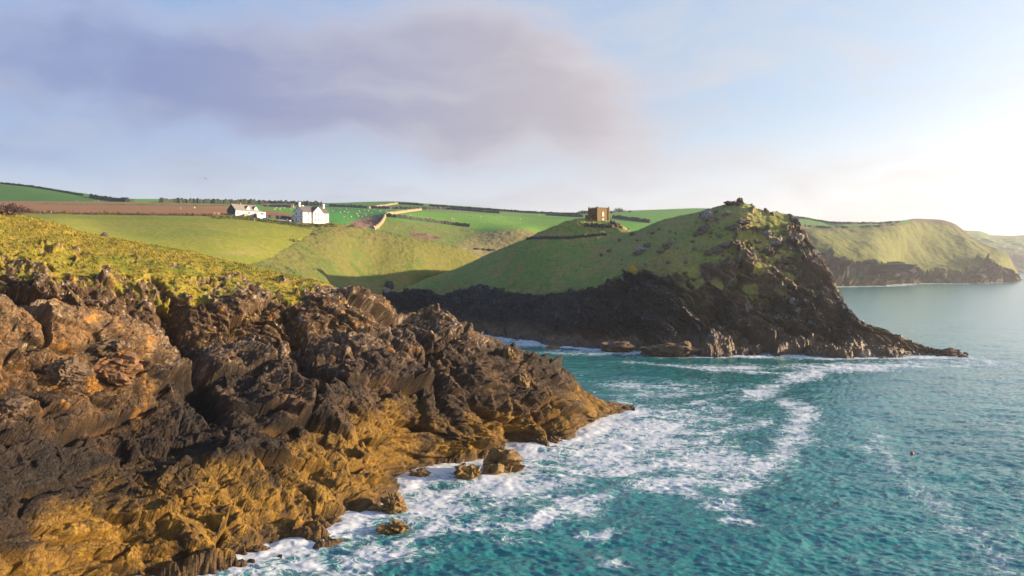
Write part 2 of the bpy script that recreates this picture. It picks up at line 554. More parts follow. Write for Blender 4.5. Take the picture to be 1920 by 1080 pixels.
    # the smooth pale slab in front of the gully keeps broad rounded beds
    slab = np.exp(-(((px - 120) / 150) ** 2 + ((vv - 4.0) / 0.5) ** 2))
    rockd *= 1 - 0.45 * slab
    # a deep dark cleft running down the face and a few smaller gullies
    cl = np.exp(-((px - (330 + (5.2 - vv) * 28 + 22 * edge_n)) / 20) ** 2) * sstep(vv, 2.6, 3.4) * (1 - sstep(vv, 5.6, 6.2))
    cl2 = np.exp(-((px - (545 + (5.5 - vv) * 14 + 16 * edge_n)) / 13) ** 2) * sstep(vv, 2.7, 3.6) * (1 - sstep(vv, 5.6, 6.2))
    cl3 = np.exp(-((px - (770 + (5 - vv) * 22 + 14 * edge_n)) / 12) ** 2) * sstep(vv, 1.2, 2.0) * (1 - sstep(vv, 4.0, 5.0))
    cl4 = np.exp(-((px - (955 + (3 - vv) * 6 + 8 * edge_n)) / 9) ** 2) * sstep(vv, 0.3, 0.9) * (1 - sstep(vv, 2.0, 3.0))
    rockd -= 4.0 * cl + 2.6 * cl2 + 2.2 * cl3 + 2.5 * cl4
    tus = fbm(fl / 0.75, 3)
    grassd = 0.08 * tus + 0.36 * fbm(fl / 2.4, 3) + 0.6 * big
    d = lerp(rockd, grassd, grass)
    d *= sstep(vv, 0.0, 0.9) * 0.8 + 0.2
    d = soften(d, R, C)
    chips = rocky(fl, [(1.1, 0.13), (0.5, 0.06)], 21, aniso=(1.3, 1.0, 0.6), warp=0.1, crack=0.5, tilt=1.5, **dip)
    d = d + rockm * chips * sstep(vv, 0.2, 1.0)
    fl2 = fl + N.reshape(-1, 3) * d[:, None]
    z = fl2[:, 2]
    # colours of the stone itself: tan barnacle belt low down, black lichen belt, grey brown above with pale lichen
    n_a, n_b, n_c = fbm(fl2 / 4.5, 4), fbm(fl2 / 1.3 + 9, 3), fbm(fl2 / 0.45 + 3, 2)
    c = np.tile(np.array([0.036, 0.022, 0.013], np.float32), (len(fl2), 1))
    c = cmix(c, (0.100, 0.056, 0.027), sstep(n_a + 0.5 * n_b, 0.0, 0.55))
    upper = sstep(z + 5 * n_a, 11.5, 19)
    c = cmix(c, (0.140, 0.080, 0.038), upper * (0.38 + 0.45 * sstep(n_b, -0.3, 0.4)))
    black = sstep(z + 3.5 * n_a, 4.5, 8.0) * (1 - sstep(z + 7 * n_a + 0.018 * (px - 500), 8.5, 15.5)) * (0.62 + 0.38 * sstep(n_b, -0.3, 0.4))
    c = cmix(c, (0.011, 0.008, 0.0065), black * 0.88)
    n_l = fbm(fl2 / 13 + 31, 3)
    gold = 1 - sstep(z + 4.5 * n_a + 1.6 * n_b + 5.5 * n_l, 3.4, 8.2)
    c = cmix(c, (0.20, 0.108, 0.016), gold * 0.9)
    c = cmix(c, (0.30, 0.17, 0.020), gold * sstep(n_b + 0.4 * n_c, 0.1, 0.6) * 0.8)
    c = cmix(c, (0.055, 0.028, 0.011), gold * sstep(-n_b + 0.8 * n_a + 0.5 * n_l, 0.0, 0.45) * 0.8)
    weed = sstep(fbm(fl2 / 2.6 + 140, 4) + 0.5 * n_l, 0.12, 0.34) * (1 - sstep(z + 2 * n_a, 6.5, 9))
    c = cmix(c, (0.030, 0.019, 0.009), weed * 0.8)
    wet = 1 - sstep(z + 0.9 * n_b, 0.8, 1.9)
    c = cmix(c, (0.075, 0.045, 0.02), wet * 0.75)
    lich = upper * sstep(n_c + 0.5 * n_b + 0.25 * N.reshape(-1, 3)[:, 2], 0.42, 0.62)
    c = cmix(c, (0.42, 0.35, 0.27), lich * 0.7)
    c = cmix(c, (0.24, 0.16, 0.075), slab * 0.7 * sstep(n_b, -0.4, 0.3))
    warm = (1 - sstep(px, 180, 360)) * sstep(vv, 2.4, 3.2) * (1 - sstep(vv, 5.0, 5.6))  # warm tone of the sunlit left slabs, put into the rock colour
    c = cmix(c, (0.175, 0.092, 0.034), warm * sstep(n_a + 0.6 * n_b, -0.35, 0.35) * 0.8)
    c = cmix(c, (0.40, 0.19, 0.03), warm * sstep(fbm(fl2 / 2.6 + 12, 3), 0.22, 0.42) * 0.75)
    c = cmix(c, (0.34, 0.15, 0.02), sstep(fbm(fl2 / 2.2 + 70, 3), 0.34, 0.52) * upper * 0.9)
    yl = sstep(fbm(fl2 / 1.6 + 33, 3), 0.25, 0.5) * sstep(vv, 4.6, 5.6) * 0.65
    c = cmix(c, (0.34, 0.25, 0.03), yl)
    # turf
    t1, t2, t3 = fbm(fl2 / 5 + 50, 3), fbm(fl2 / 1.1 + 20, 3), fbm(fl2 / 0.5 + 61, 2)
    g = np.tile(np.array([0.235, 0.178, 0.020], np.float32), (len(fl2), 1))
    g = cmix(g, (0.125, 0.145, 0.014), sstep(1.3 * t1 + 0.3 * t2, -0.05, 0.5) * 0.85)
    g = cmix(g, (0.34, 0.25, 0.05), sstep(t3 + 0.4 * t2 - 0.6 * t1, 0.1, 0.7) * 0.6)
    g = cmix(g, (0.065, 0.040, 0.010), sstep(-t2 + 0.7 * t3 - 0.5 * t1, 0.40, 0.8) * 0.5)
    g = cmix(g, (0.11, 0.13, 0.012), sstep(vv, 6.75, 7.05) * 0.35)
    c = c + (g - c) * grass[:, None]
    me = np_mesh('cliff', fl2, grid_faces(R, C), c, {'rock': rockm})
    o = tag(link('cliff', me, M_near), kind='structure')
    return o, fl2.reshape(R, C, 3), grass.reshape(R, C), N


cliff, cliff_P, cliff_grass, cliff_N = near_cliff()


# ------------------------------------------------------------------ the headland with the castle mound
def headland_land():
    W = [S(690, 604), S(735, 602), S(800, 603), S(850, 612), S(905, 627), S(940, 633), S(1000, 641), S(1040, 650), S(1090, 652), S(1130, 655), S(1200, 660),
         S(1250, 668), S(1330, 669), S(1400, 669), S(1500, 669), S(1580, 672), S(1650, 672), S(1700, 670), S(1760, 669), S(1800, 668), S(1815, 667)]
    U = [Zp(p[0], p[2] * 0.975, -4) for p in W]
    B = [(690, 590, 405), (735, 590, 403), (800, 592, 401), (850, 598, 362), (905, 608, 328), (940, 612, 318), (1000, 620, 302), (1040, 630, 286), (1090, 634, 280), (1130, 636, 276), (1200, 640, 268),
         (1250, 642, 254), (1330, 640, 254), (1400, 640, 254), (1500, 640, 253), (1580, 646, 249), (1650, 650, 246), (1700, 657, 245), (1760, 662, 244), (1800, 667, 242.5), Zp(1815, 246, -2)]
    Mm = [(690, 572, 408), (735, 570, 407), (800, 568, 405), (850, 575, 368), (905, 570, 336), (940, 575, 325), (1000, 583, 308), (1040, 590, 292), (1090, 590, 285), (1130, 588, 281), (1200, 580, 273),
         (1250, 578, 263), (1330, 575, 262), (1400, 570, 262), (1500, 585, 259), (1580, 612, 253), (1650, 635, 248), (1700, 648, 246), (1760, 660, 244.5), (1800, 666.5, 242.8), Zp(1815, 246.5, -2)]
    G = [(690, 552, 412), (735, 548, 411), (800, 543, 408), (830, 555, 392), (850, 548, 380), (905, 536, 349), (940, 545, 337), (1000, 555, 316), (1040, 550, 304), (1090, 544, 295), (1130, 534, 289), (1200, 508, 280),
         (1250, 510, 270), (1330, 512, 266), (1400, 500, 267), (1450, 478, 270), (1500, 470, 272), (1540, 520, 265), (1580, 592, 255.5), (1650, 624, 249), (1700, 642, 247), (1760, 657, 245), (1800, 666, 243), Zp(1815, 247, -2)]
    R1 = [(690, 549, 416), (735, 547, 416), (800, 522, 425), (860, 502, 415), (930, 470, 385), (990, 449, 352), (1060, 442, 342), (1120, 440, 338), (1185, 434, 332), (1240, 413, 312), (1310, 398, 300), (1340, 389, 294), (1370, 381, 290),
          (1390, 380, 288), (1430, 394, 286), (1480, 404, 284), (1500, 421, 282), (1512, 441, 280), (1525, 466, 277), (1545, 491, 273), (1560, 521, 268), (1575, 551, 263), (1590, 581, 258), (1605, 601, 254), (1640, 614, 251), (1700, 637, 248), (1740, 649, 246.5), (1765, 658, 245.5), (1800, 665.5, 243.3), Zp(1815, 247.5, -2)]
    MD = [Zp(690, 430, 10), Zp(735, 432, 9), Zp(800, 455, 14), Zp(860, 450, 22), (930, 471, 410), (970, 456, 375), (990, 446, 360), (1040, 424, 353), (1090, 410, 350), (1110, 411, 352), (1135, 415, 352), (1150, 417, 350), (1168, 424, 348), (1185, 436, 346),
          Zp(1240, 335, 40), Zp(1310, 322, 42), Zp(1370, 312, 44), Zp(1430, 308, 40), Zp(1500, 300, 32), Zp(1545, 290, 20), Zp(1590, 272, 8), Zp(1640, 262, 3), Zp(1740, 254, 0), Zp(1800, 248, -2), Zp(1815, 252, -3)]
    K1 = [Zp(690, 470, 8), Zp(800, 480, 12), Zp(930, 450, 24), Zp(1000, 440, 36), Zp(1100, 460, 46), Zp(1185, 450, 44), Zp(1240, 420, 40), Zp(1310, 352, 24), Zp(1430, 338, 20), Zp(1545, 312, 6), Zp(1640, 276, -2), Zp(1815, 258, -4)]  # rise behind the castle is unseen, heightened to throw shade on the valley
    K2 = [Zp(690, 520, 0), Zp(800, 520, 2), Zp(930, 500, 5), Zp(1000, 520, 10), Zp(1100, 570, 20), Zp(1240, 520, 10), Zp(1430, 395, -4), Zp(1545, 345, -5), Zp(1640, 300, -5), Zp(1815, 270, -6)]
    lines = [U, W, B, Mm, G, R1, MD, K1, K2]
    cols = np.linspace(690, 1815, 900)
    P, v = loft(lines, cols, [6, 40, 80, 110, 150, 70, 20, 10], 5.0)
    R, C = P.shape[:2]
    N = grid_normals(P)
    N *= np.sign((N * np.array([0.0, -0.5, 0.8])).sum(-1, keepdims=True))
    for _ in range(3):
        N[1:-1] = (N[:-2] + N[1:-1] + N[2:]) / 3
        N[:, 1:-1] = (N[:, :-2] + N[:, 1:-1] + N[:, 2:]) / 3
    N /= np.linalg.norm(N, axis=2, keepdims=True)
    fl = P.reshape(-1, 3)
    vv, px = np.repeat(v, C), np.tile(cols, R)
    big, mid, e = fbm(fl / 22, 3), fbm(fl / 9 + 4, 3), fbm(fl / 4 + 8, 3)
    gl = 4.0 + 0.10 * mid + 0.10 * e + 0.25 * sstep(px, 1180, 1300) * mid
    gl = gl + 1.05 * sstep(px, 1440, 1530)
    gl = gl + (0.25 + 0.5 * e) * np.exp(-((px - 1400) / 70) ** 2)
    grass = sstep(vv, gl - 0.02, gl + 0.05)
    out_c = sstep(fbm(fl / 5.0 + 21, 4) + 0.25 * sstep(px, 1250, 1420), 0.40, 0.52) * sstep(px, 1120, 1230) * (1 - sstep(vv, 5.0, 5.15))
    patch = sstep(fbm(fl / 5.5 + 77, 4), 0.02, 0.16) * sstep(px, 1230, 1330) * sstep(vv, 2.9, 3.4) * (1 - sstep(px, 1480, 1540))      # turf tongues between the crags
    grass = np.maximum(grass * (1 - out_c), patch * (1 - sstep(vv, 4, 4.4)) * 0.9)
    grass *= 1 - sstep(px, 1570, 1600)
    rockm = 1 - grass
    d1 = rocky(fl, [(14, 3.4), (6.0, 1.7), (2.6, 0.8), (1.2, 0.35)], 5, aniso=(1.8, 0.9, 0.5), warp=0.3, tilt=1.15, along=(-0.75, 0.2, 0.62), up=(0.55, -0.2, 0.8))
    d2 = beds(fl, (0.62, -0.2, 0.75), [(6.5, 1.8), (2.4, 0.8), (1.0, 0.32)], 9, 1.6) - 0.6
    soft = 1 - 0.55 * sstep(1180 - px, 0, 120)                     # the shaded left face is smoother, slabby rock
    rockd = (d1 + d2) * soft + 1.6 * big
    rockd *= lerp(1.0, 0.45, sstep(px, 1480, 1700))
    rockd = rockd * (1 - 0.65 * sstep(vv, 4.3, 5.0)) * (1 - 0.35 * sstep(px, 1420, 1500) * sstep(vv, 3.6, 4.4))
    grassd = 0.34 * fbm(fl / 1.5, 3) + 0.55 * e * 0.8 + 0.8 * mid * 0.6
    d = lerp(rockd, grassd, grass) * (0.25 + 0.75 * sstep(vv, 0.2, 1.6))
    d = soften(d, R, C)
    d = d + rockm * rocky(fl, [(1.6, 0.35), (0.8, 0.2)], 23, aniso=(1.4, 1.0, 0.6), warp=0.1, crack=0.5, tilt=1.4, along=(-0.75, 0.2, 0.62), up=(0.55, -0.2, 0.8)) * sstep(vv, 0.3, 1.2)
    fl2 = fl + N.reshape(-1, 3) * d[:, None]
    z = fl2[:, 2]
    a, b, cc = fbm(fl2 / 10 + 2, 4), fbm(fl2 / 3 + 30, 3), fbm(fl2 / 1.1 + 6, 2)
    c = np.tile(np.array([0.040, 0.030, 0.024], np.float32), (len(fl2), 1))
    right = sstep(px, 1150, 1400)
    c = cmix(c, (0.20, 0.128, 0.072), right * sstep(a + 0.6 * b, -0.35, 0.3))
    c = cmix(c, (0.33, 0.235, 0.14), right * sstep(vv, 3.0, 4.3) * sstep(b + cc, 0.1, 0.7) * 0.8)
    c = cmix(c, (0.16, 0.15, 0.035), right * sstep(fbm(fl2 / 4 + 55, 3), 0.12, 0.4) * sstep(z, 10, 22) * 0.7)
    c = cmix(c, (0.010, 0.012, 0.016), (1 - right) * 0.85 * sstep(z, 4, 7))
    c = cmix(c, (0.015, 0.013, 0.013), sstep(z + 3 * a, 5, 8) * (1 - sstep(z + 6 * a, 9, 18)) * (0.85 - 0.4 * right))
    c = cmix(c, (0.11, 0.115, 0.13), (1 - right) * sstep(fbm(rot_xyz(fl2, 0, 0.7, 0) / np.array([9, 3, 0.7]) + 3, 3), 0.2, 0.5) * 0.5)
    low = 1 - sstep(z + 2.5 * a, 3.0, 5.5)
    c = cmix(c, (0.125, 0.078, 0.034), low * 0.85)
    c = cmix(c, (0.06, 0.04, 0.025), (1 - sstep(z + b, 0.8, 1.8)) * 0.8)
    white = sstep(fbm(fl2 / np.array([2.5, 2.5, 9]) + 15, 3), 0.44, 0.52) * (1 - right) * sstep(z, 6, 9)
    c = cmix(c, (0.5, 0.47, 0.45), white * 0.8)
    c = cmix(c, (0.42, 0.37, 0.32), out_c * sstep(cc + b, -0.2, 0.4) * 0.65)
    g = np.tile(np.array([0.245, 0.220, 0.048], np.float32), (len(fl2), 1))
    g = cmix(g, (0.135, 0.225, 0.036), sstep(a + 0.4 * b + 0.35 * sstep(1150 - px, -100, 200), 0.0, 0.5) * 0.8)
    g = cmix(g, (0.26, 0.20, 0.055), sstep(-a + 0.7 * b, 0.12, 0.6) * 0.75)
    g = cmix(g, (0.055, 0.055, 0.02), sstep(cc + 0.3 * b, 0.28, 0.55) * 0.75)
    g = cmix(g, (0.16, 0.12, 0.045), sstep(4.35 - vv, 0.0, 0.3) * sstep(b, -0.2, 0.5) * 0.6)
    g = cmix(g, (0.30, 0.27, 0.09), np.exp(-(((px - 1375) / 90) ** 2 + ((vv - 4.72) / 0.10) ** 2)) * 0.8)
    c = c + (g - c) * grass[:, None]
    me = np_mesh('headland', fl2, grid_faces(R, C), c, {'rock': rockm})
    return tag(link('headland', me, M_head), kind='structure')


headland = headland_land()


# ------------------------------------------------------------------ the valley, the fields and the inland hills
def in_poly(x, y, poly):
    inside = np.zeros(x.shape, bool)
    n = len(poly)
    for k in range(n):
        x1, y1 = poly[k]
        x2, y2 = poly[(k + 1) % n]
        if y1 == y2:
            continue
        c = ((y1 > y) != (y2 > y)) & (x < (x2 - x1) * (y - y1) / (y2 - y1) + x1)
        inside ^= c
    return inside


def inland():
    V0 = [Zp(-500, 178, 28), Zp(0, 180, 22), (300, 482, 182), (500, 525, 192), (600, 560, 235), (650, 575, 310), (690, 596, 398), (740, 603, 399), Zp(800, 470, 6), Zp(950, 500, 5), Zp(1100, 520, 6), Zp(1530, 600, 10)]
    VA = [(-500, 410, 240), (0, 415, 240), (300, 468, 240), (500, 512, 258), (600, 535, 302), (650, 550, 358), (690, 552, 408), (740, 551, 410), Zp(800, 490, 14), Zp(950, 520, 15), Zp(1100, 550, 16), Zp(1530, 640, 16)]
    V1 = [(-500, 400, 330), (0, 404, 330), (100, 407, 330), (200, 430, 310), (300, 440, 310), (400, 448, 315), (500, 462, 340), (600, 484, 375), (650, 498, 407), (690, 510, 435), (740, 518, 438), (800, 515, 470), (850, 510, 490), (950, 505, 520), Zp(1100, 580, 26), Zp(1530, 680, 22)]
    V2 = [(-500, 396, 430), (0, 400.5, 430), (100, 401, 430), (200, 402, 430), (300, 403, 430), (400, 406, 436), (500, 412, 445), (560, 418, 452), (620, 419, 458), (660, 423, 468), (700, 431, 480), (760, 441.5, 490), (830, 456, 500), (870, 466, 505), (905, 484, 515), (950, 492, 540), Zp(1050, 590, 30), Zp(1100, 600, 34), Zp(1530, 710, 40)]
    V3 = [(-500, 393, 465), (0, 397, 465), (400, 401, 470), (560, 416, 484), (620, 417.5, 494), (660, 424, 505), (700, 436, 525), (760, 452, 540), (830, 466, 550), (905, 492, 560), (950, 497, 570), Zp(1050, 620, 32), Zp(1100, 630, 36), Zp(1530, 740, 48)]
    V4 = [(-500, 388, 530), (0, 391, 530), (200, 392, 530), (400, 394, 535), (560, 403, 550), (620, 407, 560), (680, 426, 580), (720, 438, 590), (800, 452, 595), (870, 464, 600), (950, 472, 605), (1000, 458, 620), (1050, 450, 640), Zp(1100, 655, 44), Zp(1530, 770, 56)]
    V5 = [(-500, 384, 610), (0, 384, 610), (200, 385, 610), (400, 389, 610), (560, 397, 620), (620, 400, 630), (680, 412, 650), (720, 406, 665), (800, 420, 670), (860, 434, 666), (900, 438, 658), (930, 434, 655), (980, 430, 660), (1020, 438, 670), (1100, 430, 700), (1200, 425, 740), (1320, 424, 780), (1420, 445, 800), (1530, 475, 820)]
    V6 = [(-500, 378, 720), (0, 377.5, 720), (200, 380, 720), (400, 385, 730), (560, 391, 750), (620, 394, 770), (720, 395, 800), (800, 402, 800), (900, 409, 790), (980, 418, 780), (1100, 412, 800), (1200, 408, 850), (1320, 405, 900), (1420, 425, 920), (1530, 460, 950)]
    V7 = [(-500, 376, 900), (0, 377, 880), (120, 378, 880), (230, 378, 900), (300, 380, 930), (400, 382.5, 950), (500, 385, 970), (620, 389, 980), (720, 391, 1000), (820, 393, 1000), (900, 397, 980), (1000, 401, 980), (1090, 403, 980), (1200, 400, 1020), (1320, 396, 1050), (1420, 408, 1050), (1530, 432, 1050)]
    V8 = [(-500, 306, 1150), (-200, 320, 1130), (0, 343, 1100), (40, 347, 1100), (100, 356, 1100), (160, 367, 1110), (200, 373, 1120), (245, 378.5, 1150), (300, 379, 1250), (400, 380, 1250), (500, 381.5, 1250), (620, 384.5, 1200), (680, 381.5, 1180), (740, 380, 1180), (800, 384.5, 1180), (900, 391.5, 1150), (1000, 399, 1120), (1090, 401.5, 1120), (1160, 398, 1150), (1250, 394.5, 1150), (1310, 392, 1150), (1400, 399, 1150), (1440, 407, 1150), (1530, 432, 1150)]
    V9 = [(x, y + 40, d + 500) for (x, y, d) in V8]
    lines = [V0, VA, V1, V2, V3, V4, V5, V6, V7, V8, V9]
    cols = np.concatenate([np.linspace(-500, -10, 60, endpoint=False), np.linspace(-10, 1330, 860), np.linspace(1332, 1485, 50)])
    P, v = loft(lines, cols, [30, 60, 90, 20, 30, 36, 40, 40, 44, 12], 20.0)
    R, C = P.shape[:2]
    fl = P.reshape(-1, 3).astype(np.float32)
    vv, px = np.repeat(v, C), np.tile(cols, R)
    py = to_pixel(fl)[1]
    a, b, e = fbm(fl / 30, 3), fbm(fl / 8 + 3, 3), fbm(fl / 2.2 + 6, 3)
    # rough grazing of the near hill
    c = np.tile(np.array([0.135, 0.130, 0.026], np.float32), (len(fl), 1))
    c = cmix(c, (0.075, 0.115, 0.016), sstep(a + 0.8 * b, -0.15, 0.45) * 0.85)
    c = cmix(c, (0.165, 0.125, 0.045), sstep(-a + b, 0.15, 0.7) * 0.6)
    c = cmix(c, (0.07, 0.065, 0.025), sstep(e + 0.3 * b, 0.32, 0.55) * 0.5)
    rough = np.ones(len(fl), np.float32)
    wob = 3 * b
    meadow_edge = np.interp(px, [300, 440, 480, 510, 530, 560, 580, 590], [600, 500, 492, 482, 470, 452, 440, 425]) + wob
    mead = (px < 586) & (py < meadow_edge) & (vv < 3.02) & (py > np.interp(px, [0, 400, 480, 560, 590], [399, 404, 414, 426, 432]) + 0.6 * wob)
    mc = np.tile(np.array([0.200, 0.200, 0.018], np.float32), (len(fl), 1))
    mc = cmix(mc, (0.140, 0.188, 0.014), sstep(a + 0.5 * b, -0.1, 0.6) * 0.8)
    mc = cmix(mc, (0.26, 0.23, 0.04), sstep(b - a, 0.15, 0.7) * 0.5)
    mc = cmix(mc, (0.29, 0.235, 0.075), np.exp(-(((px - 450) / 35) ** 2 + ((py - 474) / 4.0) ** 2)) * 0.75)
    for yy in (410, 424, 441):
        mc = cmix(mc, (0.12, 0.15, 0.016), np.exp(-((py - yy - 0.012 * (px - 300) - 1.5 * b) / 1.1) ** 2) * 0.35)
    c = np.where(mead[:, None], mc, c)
    rough[mead] = 0.2

    def zone(poly, base, alt=None, k=0.6, wobble=0.0, rg=0.1, cond=None):
        w = in_poly(px + wobble * b * 4, py + wobble * b, poly)
        w &= (vv > 3.0) if cond is None else cond
        cz = np.tile(np.array(base, np.float32), (len(fl), 1))
        if alt is not None:
            cz = cmix(cz, alt, sstep(a + 0.5 * b, -0.2, 0.5) * k)
        c[w] = cz[w]
        rough[w] = rg

    # beyond the first ridge: green grazing everywhere, then the differing fields
    zone([(-600, 300), (1600, 300), (1600, 520), (-600, 520)], (0.075, 0.225, 0.018), (0.12, 0.25, 0.02), cond=vv > 3.4)
    zone([(-600, 300), (300, 300), (250, 379), (-600, 379)], (0.050, 0.135, 0.012), (0.065, 0.16, 0.014), cond=vv > 7.9)
    zone([(-600, 377), (250, 377.5), (300, 378.5), (420, 382.5), (432, 388), (450, 404), (-600, 404)], (0.27, 0.128, 0.045), (0.33, 0.16, 0.06), cond=(vv > 3.05) & (vv < 8.02))
    zone([(495, 393), (560, 404), (545, 412), (480, 408)], (0.23, 0.10, 0.045), (0.27, 0.12, 0.05))
    zone([(60, 380), (120, 381), (300, 381.5), (440, 384), (440, 387), (320, 386), (240, 385.5), (100, 384.5)], (0.15, 0.13, 0.03), (0.24, 0.17, 0.05), wobble=1.0, cond=(vv > 5) & (vv < 8))
    zone([(280, 378), (620, 382), (620, 390), (440, 388), (300, 384)], (0.040, 0.115, 0.035), (0.05, 0.13, 0.04), cond=vv > 8.0)
    zone([(618, 388), (725, 393), (760, 395), (720, 410), (690, 426), (618, 416)], (0.035, 0.165, 0.020), (0.05, 0.20, 0.02), cond=vv > 3.5)
    zone([(690, 440), (722, 412), (800, 418), (880, 428), (930, 436), (905, 452), (960, 520), (690, 460)], (0.135, 0.165, 0.028), (0.17, 0.19, 0.035), cond=(vv > 3.4) & (vv < 6.4), rg=0.5)
    zone([(722, 406), (800, 396), (900, 402), (1000, 408), (1100, 416), (1100, 445), (1000, 436), (940, 429), (880, 427), (800, 416)], (0.115, 0.255, 0.016), (0.16, 0.29, 0.02), cond=vv > 4.9)
    zone([(850, 462), (895, 440), (930, 431), (980, 430), (1020, 438), (1060, 470), (960, 520), (850, 500)], (0.22, 0.185, 0.06), (0.28, 0.215, 0.08), cond=(vv > 3.3) & (vv < 6.05), rg=0.8)
    zone([(620, 381), (740, 377), (820, 385), (820, 392), (720, 391), (620, 388)], (0.07, 0.17, 0.025), (0.10, 0.20, 0.03), cond=vv > 7.6)
    zone([(800, 396), (1000, 404), (1000, 398), (820, 388)], (0.13, 0.19, 0.04), (0.15, 0.21, 0.04), cond=vv > 7.2)
    zone([(650, 418), (690, 408), (720, 404), (722, 412), (708, 428), (676, 426)], (0.16, 0.085, 0.07), (0.20, 0.11, 0.08), wobble=1.5, rg=1.0, cond=vv > 3.3)
    zone([(770, 434), (800, 438), (832, 446), (800, 450), (772, 444)], (0.17, 0.10, 0.06), (0.2, 0.12, 0.07), wobble=1.5, rg=1.0, cond=(vv > 3.2))
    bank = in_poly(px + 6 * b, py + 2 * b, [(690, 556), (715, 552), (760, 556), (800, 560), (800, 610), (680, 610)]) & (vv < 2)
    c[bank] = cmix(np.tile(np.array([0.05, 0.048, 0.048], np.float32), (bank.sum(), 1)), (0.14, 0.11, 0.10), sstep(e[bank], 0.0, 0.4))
    # narrow paths on the near hill
    pathl = np.exp(-((py - np.interp(px, [640, 690, 720, 757], [440, 447, 450, 458]) - 1.5 * b) / 0.9) ** 2) * ((px > 650) & (px < 760) & (vv < 3))
    c = cmix(c, (0.10, 0.07, 0.03), pathl * 0.8)
    c = cmix(c, (0.10, 0.095, 0.03), sstep(fbm(fl / 3.5 + 120, 3), 0.28, 0.5) * np.clip(rough - 0.3, 0, 1) * 0.6)
    dz = (0.14 + 0.7 * rough) * e * 0.6 + rough * 0.9 * b + 0.25 * rough * fbm(fl / 1.0, 2)
    fl[:, 2] += dz * sstep(vv, 0.2, 1.0)
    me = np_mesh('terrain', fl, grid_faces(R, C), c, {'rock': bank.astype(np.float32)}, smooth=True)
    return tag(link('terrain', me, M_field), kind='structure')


terrain = inland()


